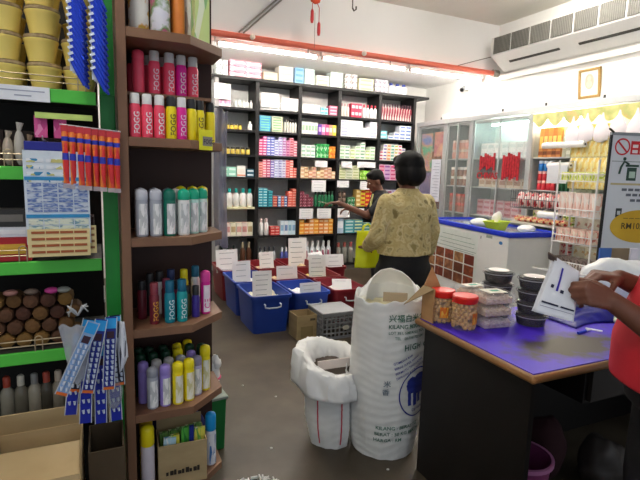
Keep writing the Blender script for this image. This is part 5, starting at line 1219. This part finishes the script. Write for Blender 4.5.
cstock('sweet_packet', 'packet', 'pale carton', 'on second shelf beyond the rack', 2.2, 3.58, SZ[1], 10, 2, .11, .14, [[printed('f0ecdf', 'cfa79a', 'f6f2e6', 3)]])
# yellow snack packets hung in rows
YP = printed('f8eaa0', 'fcf6d0', 'f0d070', 3); b = MB(); b.rings([[(x*.5, y, z) for x, y in ((-.012*q, -.032), (.012*q, -.032), (.012*q, .032), (-.012*q, .032))] for q, z in ((.1, 0), (1, .02), (1.2, .08), (1, .14), (.1, .16))]); yp = b.mesh('snack_packet', YP, smooth=50)
for r in range(4):
    for i in range(7):
        o = inst('snack_packet', yp, (CX0-.035, 3.20+.068*i, 1.40+.165*r), 0); tag(o, 'yellow snack packet, %s from the camera in hanging row %s up' % (ORD[i], ORD[r]), 'packet', 'yellow snack packets hung on the open cabinet')
for r in range(2):
    for i in range(7):
        o = inst('snack_packet', yp, (CX0-.035, 2.55+.068*i, 1.45+.2*r), 0); tag(o, 'yellow snack packet behind the banner top, %s from the camera in row %s' % (ORD[i], ORD[r]), 'packet', 'yellow snack packets behind the banner')
# scalloped paper valance and lilac bags
b = MB()
def val(u, v):
    y = 2.1+2.08*u; s = abs(math.sin(u*PI*10)); return (CX0-.04+.006*math.sin(u*60), y, 2.225-(.075+.075*s)*v)
b.grid(val, 160, 4); o = b.build('paper_valance', ramp_mat('golden_garland', [(0, 'e0c47c'), (.4, 'ecdf9a'), (.55, 'c4ca80'), (.7, 'e8bc80'), (1, 'f4ecc8')], tex='noise', scale=5, rough=.6), solid=.002); tag(o, 'golden green scalloped valance along the open cabinet top', 'valance')
LB = mat('f4ecf2', .5, var=.03)
for k, (y, z, r) in enumerate(((3.62, 1.98, .085), (3.46, 2.0, .09), (3.29, 1.99, .085), (3.12, 2.0, .09), (2.95, 2.0, .09), (2.77, 2.0, .09), (2.6, 2.0, .09))):
    b = MB(); b.lathe([(.3, -.12), (.85, -.10), (1, -.04), (.9, .02), (.55, .07), (.22, .12), (.08, .17)], n=18, sy=1.); b.v = [(x*.028, y_*r, z_) for x, y_, z_ in b.v]; o = b.build('lilac_bag', LB, smooth=True, loc=(CX0-.075, y, z)); tag(o, 'pale lilac bag hung under the valance, %s from the far end' % ORD[k], 'bag', 'pale lilac bags under the valance')
# red tinsel hung on the glass doors
TN = ramp_mat('red_tinsel', [(0, '5e0a16'), (.5, '94141f'), (1, 'b82a34')], tex='wave', scale=30, rough=.35)
def tinsel(label, y0, y1, z0, z1, n, v=True):
    t = thing('red_banner', label, 'decoration', (CX0-.018, 0, 0))
    w = (y1-y0)/n
    for i in range(n):
        y = y0+w*(i+.5); MB().box(-.004, .004, y-w*.42, y+w*.42, z0+.02*((i*5) % 3), z1-.015*((i*7) % 4)).build('red_strip', TN, t)
    return t
tinsel('red strips forming letters on the glass door, nearer the far wall', 4.74, 5.02, 1.58, 1.80, 7)
tinsel('red strips forming letters on the nearer glass door', 4.34, 4.62, 1.46, 1.80, 7)
lettering('CHIVAS', .12, lambda x, y: (CX0-.02, 5.06-x, 1.47+y), mat('b81424', .4), None, 'red_lettering', space=.9)
o = bpy.data.objects['red_lettering']; tag(o, 'row of red letters stuck on the glass door', 'lettering')
o.modifiers.new('t', 'SOLIDIFY').thickness = .004
# rolls of white plastic in front
def roll(label, y0, y1, z, x=4.5, r=.032, drop=0):
    t = thing('plastic_roll', label, 'roll', (x, (y0+y1)/2, z)); L = (y1-y0)/2
    MB().tube([(0, -L, 0), (0, L, 0)], r, 18).build('rolled_film', mat('ecebe9', .4), t, smooth=60)
    MB().tube([(0, -L-.006, 0), (0, L+.006, 0)], r*.35, 10).build('core', mat('3a3634', .6), t)
    if drop: MB().box(-r-.001, -r+.002, -L+.01, L-.02, -drop, 0).build('hanging_sheet', mat('d9dce2', .35), t)
    MB().tube([(0, -L+.03, r), (.09, -L+.03, r+.02)], .005, 6).tube([(0, L-.03, r), (.09, L-.03, r+.02)], .005, 6).build('bracket', mat('a9a9a9', .4, .5), t)
roll('upper white film roll before the silver green cartons', 3.42, 3.93, 1.855)
roll('white film roll with hanging sheet below the upper roll', 3.56, 3.84, 1.64, drop=.19)
# wire rack
wr = thing('wire_rack', 'white wire display rack with baskets before the open cabinet', 'rack', (0, 0, 0))
WW = mat('eeeeee', .4); rx0, rx1, ry0, ry1 = 4.14, 4.36, 2.98, 3.40
b = MB()
for x in (rx0, rx1):
    for y in (ry0, ry1): b.tube([(x, y, 0), (x, y, 1.68)], .009, 8)
b.build('upright', WW, wr, smooth=60)
for z in (.62, .88, 1.14, 1.48):
    b = MB()
    for y in (ry0, ry1): b.tube([(rx0, y, z), (rx1, y, z)], .005, 6); b.tube([(rx0, y, z+.07), (rx1, y, z+.07)], .005, 6)
    for x in (rx0, rx1): b.tube([(x, ry0, z), (x, ry1, z)], .005, 6); b.tube([(x, ry0, z+.07), (x, ry1, z+.07)], .006, 6)
    for i in range(15):
        y = ry0+(ry1-ry0)*i/14; b.tube([(rx0, y, z+.07), (rx0, y, z), (rx1, y, z)], .0022, 5)
    b.build('basket', WW, wr)
for k, (z, m, nm) in enumerate(((.628, printed('8a7a74', 'c9bcb4', '5a4a44', 3), 'brown'), (.888, printed('f0c8b8', 'd98a7a', 'f3e4d4', 3), 'pink'), (1.148, printed('f0d9d0', 'e8bcae', 'f4ece6', 3), 'pale peach'))):
    for i in range(5):
        o = inst('snack_pack', carton_mesh(.074, .14, (.1, .13, .22)[k], [m]), (rx0+.03, ry0+.045+.082*i, z), -PI/2); tag(o, '%s pack in the wire rack, %s from the camera' % (nm, ORD[i]), 'packet', nm+' packs in the wire rack')
for i in range(5):
    o = inst('snack_pack', carton_mesh(.074, .14, .08, [printed('e9ee8a', 'c4d84a', 'f4f4d0', 3)]), (rx0+.03, ry0+.045+.082*i, 1.488), -PI/2); tag(o, 'lime pack in the uppermost rack basket, %s from the camera' % ORD[i], 'packet', 'lime packs in the wire rack')
# second basket stand against the cabinet with bread like packs, and low roll
w2 = thing('wire_basket', 'dark wire basket of pink goods beyond the freezer corner', 'basket', (0, 0, 0))
b = MB()
for i in range(22):
    y = 3.46+.68*i/21; b.tube([(4.30, y, 1.36), (4.30, y, 1.16), (4.50, y, 1.16)], .003, 5)
for z in (1.16, 1.26, 1.36): b.tube([(4.30, 3.46, z), (4.30, 4.14, z)], .004, 6)
for y in (3.46, 4.14): b.tube([(4.30, y, 1.36), (4.57, y, 1.36)], .004, 6)
b.build('wire_mesh', mat('5a5456', .4, .4), w2)
MB().tube([(4.55, 3.47, 0), (4.55, 3.47, 1.36)], .01, 8).tube([(4.55, 4.13, 0), (4.55, 4.13, 1.36)], .01, 8).build('stand', mat('d9d9d9', .4), w2, smooth=60)
for i in range(7):
    o = lump('sweet_bag', 'pink and white bag in the dark wire basket, %s from the camera' % ORD[i], 'bag', (4.41, 3.51+.095*i, 1.168), (.07, .042, .085), printed('f0c0bc', 'c83a44', 'f6ecea', 4), i, .15, 12); o['group'] = 'bags in the dark wire basket'
for i in range(8):
    o = lump('sweet_bag', 'red and cream bag on the ledge below the basket, %s from camera' % ORD[i], 'bag', (4.42, 3.5+.085*i, 1.0), (.08, .045, .035), printed('f2d8b8', 'c8323a', 'eec08a', 4), i+9, .15, 12); o['group'] = 'bags on the ledge below the basket'
MB().box(4.32, 4.55, 3.46, 4.15, .98, 1.0).build('ledge', mat('d9d4c8', .5), w2)
roll('lower white film roll on the ledge beside the freezer', 3.40, 3.66, 1.12, x=4.22, r=.036)

# ------------------------------------------------------------------ roll-up banner
bn = thing('rollup_banner', 'white promotional banner stand with gold oval and red no sign', 'banner', (3.55, 2.48, 0), -.0)
dirb = V((.93, -.37)); ang = math.atan2(-.30, .95); bn.rotation_euler = (0, 0, ang)
BH = 1.84
MB().box(0, .80, -.004, .004, .06, BH).build('printed_sheet', mat('dcdfe4', .5, var=.03), bn)
MB().box(-.012, .004, -.008, .008, .06, BH).build('black_edge', mat('141416', .5), bn)
MB().box(-.01, .81, -.012, .012, BH, BH+.022).build('top_bar', mat('8d9094', .4, .5), bn)
MB().box(-.02, .82, -.08, .08, 0, .06).build('base', mat('9a9da2', .4, .5), bn)
MB().tube([(.005, -.01, BH+.02), (-.04, -.02, BH+.045)], .008, 8).build('corner_clip', mat('3a3420', .5), bn)
def onb(x0, z0): return lambda x, y: (x0+x, -.0062, z0+y)
def flat(parent, vs, fs, x0, z0, m, nm, off=-.0055):
    me = bpy.data.meshes.new(nm); me.from_pydata([(x0+x, off, z0+y) for x, y, z in vs], [], fs); me.materials.append(m); o = bpy.data.objects.new(nm, me); COL.objects.link(o); o.parent = parent
RR = mat('d0202c', .5)
vs, fs = ringmesh(.052, .064, 1); flat(bn, vs, fs, .095, 1.755, RR, 'no_sign')
flat(bn, [(-.045, .035, 0), (-.035, .045, 0), (.045, -.035, 0), (.035, -.045, 0)], [(0, 1, 2, 3)], .095, 1.755, RR, 'no_sign')
MB().box(.165, .78, -.0055, -.004, 1.70, 1.80).build('red_panel', RR, bn)
for z in (1.762, 1.722):
    for k in range(9): MB().box(.18+.064*k, .224+.064*k, -.007, -.005, z-.012, z+.012).build('panel_mark', mat('f0e6e6', .5), bn)
DG2 = mat('2a4a3c', .5); b = MB()
MB().box(.155, .235, -.006, -.004, 1.50, 1.60).box(.14, .25, -.006, -.004, 1.605, 1.622).build('litter_bin_symbol', DG2, bn)
MB().tube([(.10, -.006, 1.60), (.125, -.006, 1.645), (.165, -.006, 1.625)], .008, 6).ball((.125, -.006, 1.665), (.014, .004, .014), 10, 6).tube([(.10, -.006, 1.60), (.09, -.006, 1.55)], .008, 6).build('figure_symbol', DG2, bn)
MB().box(.175, .225, -.0072, -.0058, 1.52, 1.57).build('symbol_window', mat('b9d0c0', .5), bn)
MB().box(.02, .79, -.0055, -.004, 1.612+.03, 1.618+.03).build('rule', mat('9aa0a0', .5), bn)
MB().box(.03, .78, -.0055, -.004, 1.465, 1.480).build('gold_line', mat('c9b98a', .5), bn)
for k, (x, z, w) in enumerate(((.13, 1.43, .60), (.17, 1.39, .52), (.21, 1.348, .5))):
    for j in range(int(w/.055)): MB().box(x+.055*j, x+.055*j+.042, -.0055, -.004, z-.010, z+.010).build('text_line', mat('6a6e78', .6), bn)
MB().box(.10, .15, -.0055, -.004, 1.215, 1.285).build('square_symbol', mat('39403e', .5), bn); MB().box(.112, .138, -.0065, -.005, 1.235, 1.265).build('symbol_window', mat('c9d0d0', .5), bn)
for j in range(7): MB().box(.24+.07*j, .29+.07*j, -.0055, -.004, 1.235, 1.24).box(.24+.07*j, .29+.07*j, -.0055, -.004, 1.255, 1.259).build('text_line', mat('a9adb4', .6), bn)
GO = ramp_mat('gold_oval', [(0, 'b8860f'), (.5, 'd9ac1e'), (1, 'f0d45a')], scale=3, rough=.4)
MB().lathe([(.001, 0), (.26, 0), (.26, .002), (.001, .002)], n=56, sy=.50, cap0=False, cap1=False, M=Matrix.Translation((.325, -.005, 1.145)) @ Matrix.Rotation(PI/2, 4, 'X')).build('gold_oval', GO, bn)
lettering('RM10,000', .068, lambda x, y: (.155+x, -.0082, 1.125+y), mat('4a3c12', .5), bn)
for j in range(6): MB().box(.17+.05*j, .21+.05*j, -.0080, -.0066, 1.205, 1.211).build('text_line', mat('7a6418', .6), bn)
# photo boards leaning before the banner
t = thing('photo_board', 'blue and brown photo board leaning before the banner', 'board', (3.075, 2.09, .05), ang)
MB().box(-.06, .03, -.004, .004, .80, 1.00, Matrix.Rotation(.0, 4, 'X')).build('blue_panel', mat('3a66a8', .45, var=.2, scale=8), t); MB().box(.03, .16, -.004, .004, .80, 1.0).build('brown_panel', mat('8a7658', .5, var=.3, scale=8), t)
MB().box(.17, .23, -.004, .004, .92, 1.0).build('white_tag', mat('e3dfe6', .5), t); MB().box(-.06, .16, .006, .03, 0, .8).build('stand', mat('6a6a6a', .5), t)
lump('plastic_bag', 'white bag with green print beside the photo board', 'bag', (2.98, 1.68, .86), (.12, .08, .08), printed('dfe6e2', '8fc0a8', 'eef0f0', 3), 31, .2, 9).location.z = .80

# ------------------------------------------------------------------ people
SKIN_D = mat('6b4231', .5, var=.08, scale=30); SKIN_M = mat('7a4c38', .5, var=.08, scale=30)
HAIR = mat('0c0909', .6, var=.4, scale=60, spec=.2)
def chain(b, pts, rad, n=14):
    """limb: cones between joints with a ball at every joint"""
    for i in range(len(pts)):
        b.ball(pts[i], rad[i], n, 10)
        if i+1 < len(pts): b.tube([pts[i], pts[i+1]], [rad[i], rad[i+1]], n)
def loft(b, secs, n=28):
    """torso from ellipses: (x, y, z, rx, ry)"""
    b.rings([[(x+rx*math.cos(2*PI*j/n), y+ry*math.sin(2*PI*j/n), z) for j in range(n)] for x, y, z, rx, ry in secs])
def skin(b, name, m, parent, vox, smooth=6, fac=.5):
    o = b.build(name, m, parent, smooth=True)
    r = o.modifiers.new('fuse', 'REMESH'); r.mode = 'VOXEL'; r.voxel_size = vox; r.use_smooth_shade = True
    s = o.modifiers.new('soften', 'SMOOTH'); s.iterations = smooth; s.factor = fac
    return o
def head(b, c, s=1., yaw=0., pitch=0., face=True):
    """skull, jaw, nose, lips, brow and ears; the face looks along +Y before yaw and pitch"""
    M = Matrix.Translation(c) @ Matrix.Rotation(yaw, 4, 'Z') @ Matrix.Rotation(pitch, 4, 'X') @ Matrix.Scale(s, 4)
    b.ball((0, -.012, .03), (.074, .094, .088), 22, 16, M)
    b.ball((0, .02, -.035), (.056, .068, .078), 20, 14, M)
    b.ball((0, .062, -.085), (.026, .022, .022), 12, 8, M)
    b.tube([M @ V((0, .082, .022)), M @ V((0, .104, -.022))], [.008, .014], 10); b.ball((0, .100, -.026), (.016, .013, .011), 10, 8, M)
    b.ball((0, .082, -.056), (.024, .010, .007), 12, 6, M); b.ball((0, .080, -.066), (.020, .010, .006), 12, 6, M)
    for sx in (-1, 1):
        b.ball((sx*.030, .074, .034), (.022, .010, .007), 10, 6, M); b.ball((sx*.076, -.005, -.012), (.009, .020, .032), 10, 8, M); b.ball((sx*.042, .055, -.03), (.020, .018, .02), 10, 8, M)
    return M
def eyes(M, parent):
    for sx in (-1, 1):
        MB().ball((sx*.030, .077, .012), (.012, .008, .007), 12, 8, M).build('eye', mat('e6ded6', .3), parent, smooth=True)
        MB().ball((sx*.030, .0835, .012), (.0055, .004, .0055), 10, 8, M).build('iris', mat('1c120e', .2), parent, smooth=True)
        MB().tube([M @ V((sx*.014, .084, .036)), M @ V((sx*.03, .086, .042)), M @ V((sx*.048, .076, .036))], .0035, 6).build('eyebrow', HAIR, parent, smooth=True)
def hand(b, W, d, nrm, side=1, s=1., curl=(.5, .6, .5), thumb=(.7, .5)):
    """palm and five fingers. W wrist, d along the hand, nrm where the palm faces, side=1 puts the thumb on d x nrm"""
    W = V(W); d = V(d).normalized(); nrm = V(nrm); nrm = (nrm-d*nrm.dot(d)).normalized(); t = d.cross(nrm)*side
    off = (.030, .010, -.010, -.028); pl_ = (.088, .092, .087, .078); L = ((.042, .026, .020), (.047, .030, .021), (.043, .028, .020), (.034, .021, .018)); R = (.0088, .0092, .0088, .0078)
    for i in range(4):
        base = W+(d*pl_[i]+t*off[i])*s
        chain(b, [W+t*off[i]*.55*s+d*.012*s, base], [.0150*s, .0118*s], 10)
        p = base; q = d.copy(); pts = [p]; rr = [R[i]*1.08*s]
        for k in range(3):
            a = curl[k]*(1+.08*i); q = (q*math.cos(a)+(nrm*math.cos(0)-q*nrm.dot(q)).normalized()*math.sin(a)).normalized()
            p = p+q*L[i][k]*s; pts.append(p); rr.append(R[i]*(1-.1*(k+1))*s)
        chain(b, pts, rr, 10)
    b0 = W+(d*.022+t*.024)*s; q = (d*.62+t*thumb[0]+nrm*.35).normalized(); p1 = b0+q*.040*s
    q2 = (q+nrm*thumb[1]-t*.25*side*0).normalized(); p2 = p1+q2*.030*s; q3 = (q2+nrm*thumb[1]*.6).normalized(); p3 = p2+q3*.024*s
    chain(b, [W+d*.008*s+t*.010*s, b0, p1, p2, p3], [.016*s, .0165*s, .0115*s, .0102*s, .0085*s], 10)
JK = ramp_mat('patterned_jacket', [(0, '5f5230'), (.33, '857443'), (.42, 'c9b884'), (.52, 'b8a268'), (.58, 'd6c694'), (.68, '9a8850'), (1, 'c2ae74')], tex='noise', scale=15, detail=7, rough=.75, bump=.15)
BT = mat('121113', .75, var=.2)

# woman seen from behind
wm = thing('person', 'woman with short black hair in a patterned beige jacket seen from behind', 'person', (1.885, 2.72, 0), .10)
b = MB()
for s in (-1, 1):
    chain(b, [(s*.10, .01, .86), (s*.10, .02, .47), (s*.10, -.01, .09)], [.088, .056, .036]); chain(b, [(s*.10, -.02, .045), (s*.11, .13, .03)], [.038, .03])
loft(b, [(0, 0, .80, .15, .11), (0, 0, .92, .165, .12), (0, 0, 1.05, .145, .105), (0, 0, 1.22, .165, .115), (0, 0, 1.32, .17, .10), (0, 0, 1.37, .10, .07), (0, 0, 1.40, .055, .055)])
chain(b, [(0, -.005, 1.36), (0, .005, 1.47)], [.052, .048])
wrR = (.235, .06, .84); wrL = (-.19, .19, .985)
chain(b, [(.165, 0, 1.32), (.225, -.02, 1.07), wrR], [.05, .038, .025]); chain(b, [(-.165, 0, 1.32), (-.235, .03, 1.08), wrL], [.05, .038, .025])
hand(b, wrR, (0, .15, -1), (-1, 0, 0), 1, .92); hand(b, wrL, (.25, 1, -.15), (0, 0, -1), -1, .92, (.7, .9, .7))
Mh = head(b, (0, .01, 1.515), 1.0, .12, -.18)
skin(b, 'body', SKIN_M, wm, .008); eyes(Mh, wm)
b = MB()
loft(b, [(0, 0, .962, .205, .155), (0, 0, .99, .198, .146), (0, 0, 1.06, .190, .138), (0, 0, 1.2, .200, .142), (0, 0, 1.29, .200, .130), (0, 0, 1.345, .155, .10), (0, -.005, 1.385, .085, .075), (0, -.005, 1.405, .07, .068)], 40)
chain(b, [(.165, 0, 1.30), (.225, -.015, 1.12), (.235, .02, .975)], [.072, .062, .054]); chain(b, [(-.165, 0, 1.30), (-.240, .0, 1.09), (-.215, .12, 1.01)], [.072, .062, .05])
for i, p in enumerate(b.v):
    v_ = V(p); k = .007*noise.noise(v_*9)+.004*noise.noise(v_*22); r_ = V((p[0], p[1], 0)); r_ = r_.normalized() if r_.length > 0 else r_; b.v[i] = tuple(v_+r_*k)
skin(b, 'jacket', JK, wm, .009, 5)
b = MB()
for s in (-1, 1): chain(b, [(s*.10, .0, .84), (s*.105, .02, .47), (s*.105, -.01, .08)], [.118, .082, .07])
loft(b, [(0, 0, .74, .185, .135), (0, 0, .86, .195, .145), (0, 0, .97, .185, .135)])
skin(b, 'trousers', BT, wm, .011)
b = MB()
for s in (-1, 1): b.ball((s*.108, .04, .035), (.045, .12, .036), 16, 10)
b.build('shoes', mat('1c1614', .4), wm, smooth=True)
b = MB(); b.ball((0, -.022, .045), (.096, .108, .094), 24, 16, Mh); b.ball((0, -.055, -.02), (.092, .072, .088), 20, 14, Mh)
for s in (-1, 1): b.ball((s*.066, -.020, -.02), (.036, .064, .078), 14, 10, Mh)
b.ball((0, .045, .09), (.07, .05, .035), 14, 10, Mh)
for i, p in enumerate(b.v): v_ = V(p); b.v[i] = tuple(v_+V((1, 1, 1))*.004*noise.noise(v_*30))
skin(b, 'hair', HAIR, wm, .007, 4)
# yellow carrier bag on her left hand
YB = mat('e6f01c', .45, var=.06, scale=12)
t = thing('carrier_bag', 'bright yellow carrier bag hanging from the woman hand', 'bag', (1.725, 2.955, .825), -.1)
def yb(u, v, s):
    x = (u-.5)*(.215-.075*v); return (x-.012*v+.02*v*0+.02*(1-v), s*(.028*math.sin(PI*u)*(1-.6*v)+.002)+.010*noise.noise(V((u*4, v*4, s*3))), .265*v)
b = MB(); b.grid(lambda u, v: yb(u, v, -1), 14, 18); b.grid(lambda u, v: yb(u, v, 1), 14, 18); b.build('bag_body', YB, t, smooth=True, solid=.002)
for s in (-1, 1): MB().tube([(-.04, s*.008, .26), (-.03, s*.010, .30), (-.0, s*.006, .315), (.02, s*.01, .30), (.03, s*.008, .26)], .005, 6).build('handle', YB, t, smooth=True)

# man in dark shirt beyond
mn = thing('person', 'dark haired man in a dark shirt reaching toward the shelves', 'person', (2.87, 4.60, 0), 1.25)
b = MB()
for s in (-1, 1):
    chain(b, [(s*.09, .01, .84), (s*.09, .02, .46), (s*.09, -.01, .09)], [.08, .052, .036]); chain(b, [(s*.09, -.02, .045), (s*.10, .13, .03)], [.038, .03])
loft(b, [(0, 0, .78, .14, .10), (0, 0, .92, .145, .105), (0, .01, 1.05, .145, .10), (0, .02, 1.20, .165, .11), (0, .03, 1.27, .15, .09), (0, .04, 1.31, .06, .06)])
chain(b, [(0, .04, 1.28), (0, .075, 1.36)], [.05, .048])
mR = (.02, .42, 1.14); mL = (-.12, .52, 1.17)
chain(b, [(.17, .03, 1.23), (.21, .12, 1.0), (.10, .33, 1.08)], [.048, .038, .026]); chain(b, [(-.17, .03, 1.23), (-.20, .22, 1.05), mL], [.048, .038, .026])
hand(b, (.10, .33, 1.08), (-.2, 1, .1), (0, 0, -1), 1, 1, (.5, .6, .5)); hand(b, mL, (.1, 1, 0), (0, 0, -1), -1, 1, (.35, .5, .4))
Mm = head(b, (0, .10, 1.405), 1.02, .1, -.42); skin(b, 'body', SKIN_D, mn, .008); eyes(Mm, mn)
b = MB(); b.ball((0, -.022, .055), (.083, .095, .08), 22, 14, Mm); b.ball((0, -.058, .01), (.076, .055, .07), 18, 12, Mm); b.ball((0, .022, .098), (.062, .05, .026), 14, 10, Mm)
skin(b, 'hair', HAIR, mn, .007, 4)
SHD = mat('121116', .7, var=.15)
b = MB(); loft(b, [(0, 0, .76, .175, .13), (0, 0, .92, .17, .125), (0, .01, 1.05, .168, .12), (0, .02, 1.2, .185, .125), (0, .03, 1.275, .165, .10), (0, .04, 1.315, .075, .07)])
chain(b, [(.17, .03, 1.22), (.21, .10, 1.06)], [.064, .058]); chain(b, [(-.17, .03, 1.22), (-.20, .16, 1.09)], [.064, .056]); skin(b, 'shirt', SHD, mn, .009)
MB().tube([(-.05, .125, 1.27), (-.06, .150, 1.18), (-.055, .152, 1.08)], [.010, .013, .012], 8).build('pale_strap', mat('d6cf8a', .6), mn, smooth=60)
b = MB()
for s in (-1, 1): chain(b, [(s*.09, .0, .80), (s*.09, .02, .46), (s*.09, -.01, .08)], [.10, .075, .062])
loft(b, [(0, 0, .74, .15, .11), (0, 0, .86, .155, .115)]); skin(b, 'trousers', mat('24242a', .75), mn, .012)
bpy.context.view_layer.update()
hp = mn.matrix_basis @ V((-.09, .66, 1.165))
o = MB().box(-.075, .075, -.035, .035, -.003, .003, Matrix.Rotation(.2, 4, 'Y')).build('folded_note', mat('d9dcc0', .6), loc=hp, rz=.2); tag(o, 'pale folded paper held out by the man at the shelves', 'paper')

# shopkeeper at the right
sk_ = thing('person', 'shopkeeper in a red shirt and dark trousers folding a paper bag', 'person', (1.655, .80, 0), .87)
PI_ = sk_.matrix_basis.inverted() if False else None
Msk = Matrix.Translation((1.655, .80, 0)) @ Matrix.Rotation(.87, 4, 'Z'); Mi = Msk.inverted()
L_ = lambda *p: Mi @ V(p)
b = MB()
for s in (-1, 1):
    chain(b, [(s*.10, .01, .92), (s*.11, .03, .50), (s*.11, -.01, .09)], [.088, .056, .038]); chain(b, [(s*.11, -.02, .045), (s*.12, .15, .03)], [.04, .032])
loft(b, [(0, 0, .84, .155, .11), (0, .04, .98, .165, .13), (0, .04, 1.1, .16, .12), (0, 0, 1.28, .18, .115), (0, -.01, 1.40, .18, .095), (0, 0, 1.45, .08, .065)])
chain(b, [(0, 0, 1.43), (0, .01, 1.54)], [.056, .052])
wl = L_(1.345, .880, 1.150); wr_ = L_(1.525, .985, 1.186)
hl = L_(1.245, .915, 1.185)-wl; hr_ = L_(1.43, 1.02, 1.20)-wr_
chain(b, [(-.19, 0, 1.38), tuple(L_(1.475, .765, 1.035)), tuple(wl)], [.056, .044, .029]); chain(b, [(.19, 0, 1.38), tuple(L_(1.72, .915, 1.10)), tuple(wr_)], [.056, .042, .028])
dn = Mi.to_3x3() @ V((-.35, .75, -.55))
hand(b, wl, hl, Mi.to_3x3() @ V((.25, .85, -.45)), -1, .98, (1.05, 1.2, .8), (.45, .8)); hand(b, wr_, hr_, Mi.to_3x3() @ V((-.2, .2, -1)), 1, .95, (.7, .8, .6), (.6, .5))
Ms = head(b, (0, .02, 1.62), 1.05, 0, -.3); skin(b, 'body', SKIN_D, sk_, .0055, 4); eyes(Ms, sk_)
b = MB(); b.ball((0, -.022, .055), (.083, .095, .08), 22, 14, Ms); b.ball((0, -.058, .01), (.076, .055, .07), 18, 12, Ms); skin(b, 'hair', HAIR, sk_, .008, 4)
b = MB(); loft(b, [(0, .065, .875, .215, .165), (0, .07, 1.0, .205, .160), (0, .05, 1.12, .195, .15), (0, 0, 1.28, .2, .135), (0, -.02, 1.40, .19, .11), (0, -.01, 1.455, .085, .075)], 40)
def lerp(a, c_, t_): return tuple(V(a)+(V(c_)-V(a))*t_)
el = tuple(L_(1.475, .765, 1.035)); er = tuple(L_(1.72, .915, 1.10))
chain(b, [(-.19, 0, 1.37), lerp((-.19, 0, 1.38), el, .62)], [.075, .07]); chain(b, [(.19, 0, 1.37), lerp((.19, 0, 1.38), er, .62)], [.075, .07])
for i, p in enumerate(b.v): v_ = V(p); r_ = V((p[0], p[1], 0)); r_ = r_.normalized() if r_.length > 0 else r_; b.v[i] = tuple(v_+r_*.008*noise.noise(v_*8))
skin(b, 'shirt', mat('c21f2e', .7, var=.08, scale=9), sk_, .009, 5)
b = MB()
for s in (-1, 1): chain(b, [(s*.10, .0, .88), (s*.11, .03, .5), (s*.11, -.01, .07)], [.118, .09, .075])
loft(b, [(0, .03, .80, .18, .145), (0, .05, .95, .185, .15)]); skin(b, 'trousers', mat('0f0e12', .8, var=.2), sk_, .011)
# paper bag in his hands
PB_ = printed('dfe0e6', 'cfd2dc', 'e9eaee', 3)
t = thing('paper_bag', 'white printed paper bag held open by the shopkeeper', 'paper bag', (0, 0, 0))
P0, P1, P2, P3 = V((1.262, 1.020, 1.262)), V((1.150, .985, 1.110)), V((1.252, .930, 1.085)), V((1.315, .975, 1.222))
def pbag(u, v, o=0):
    p = P0.lerp(P3, u).lerp(P1.lerp(P2, u), v); return tuple(p+V((-.35, -.8, .1))*(.012*math.sin(PI*u)*math.sin(PI*v)+o+.003*noise.noise(V((u*6, v*6, 0)))))
b = MB(); b.grid(lambda u, v: pbag(u, v, .004), 18, 18); b.grid(lambda u, v: pbag(u, v, -.014), 18, 18); b.build('bag_sheet', mat('dfe1e8', .55, var=.04), t, smooth=True, solid=.0012)
INK = mat('16163a', .5)
def strip(u0, u1, v0, v1, m, nm='dark_print'):
    MB().grid(lambda u, v: pbag(u0+(u1-u0)*u, v0+(v1-v0)*v, .0085), 10, 2).build(nm, m, t)
strip(.06, .50, .78, .81, INK); strip(.56, .95, .78, .81, INK); strip(.05, .95, .86, .87, mat('8a8ca0', .6), 'faint_print'); strip(.30, .36, .12, .55, mat('2a22a0', .5), 'violet_print'); strip(.14, .22, .46, .52, INK); strip(.42, .52, .50, .56, INK)
MB().box(-.014, .02, -.014, .014, -.002, .002, Matrix.Translation((1.25, 1.02, 1.262)) @ Euler((.5, .7, .6)).to_matrix().to_4x4()).build('brown_corner', mat('6a5a50', .6), t)
o = MB().box(-.09, .09, -.055, .055, 0, .004, Matrix.Translation((1.42, 1.10, 1.185)) @ Euler((-.1, .12, -.35)).to_matrix().to_4x4()).build('paper_sheets', mat('f0eff0', .6)); tag(o, 'white sheets held above the counter by the farther hand', 'paper')
# bag carried at his side
t = thing('carrier_bag', 'white and yellow plastic bag hanging at the right edge before the shopkeeper', 'bag', (1.335, .665, .66), .5)
b = MB()
b.rings([[(w*math.cos(a), d*math.sin(a), z) for a in [2*PI*k/24 for k in range(24)]] for w, d, z in ((.03, .02, 0), (.075, .04, .03), (.085, .045, .12), (.07, .035, .22), (.035, .02, .30), (.012, .012, .36))])
b.build('bag_body', glass('white_film', 'c9ccd2', .8, .3), t, smooth=True); MB().ball((-.02, -.038, .17), (.032, .014, .045), 14, 10).build('yellow_print', mat('d6d02a', .5), t, smooth=True)
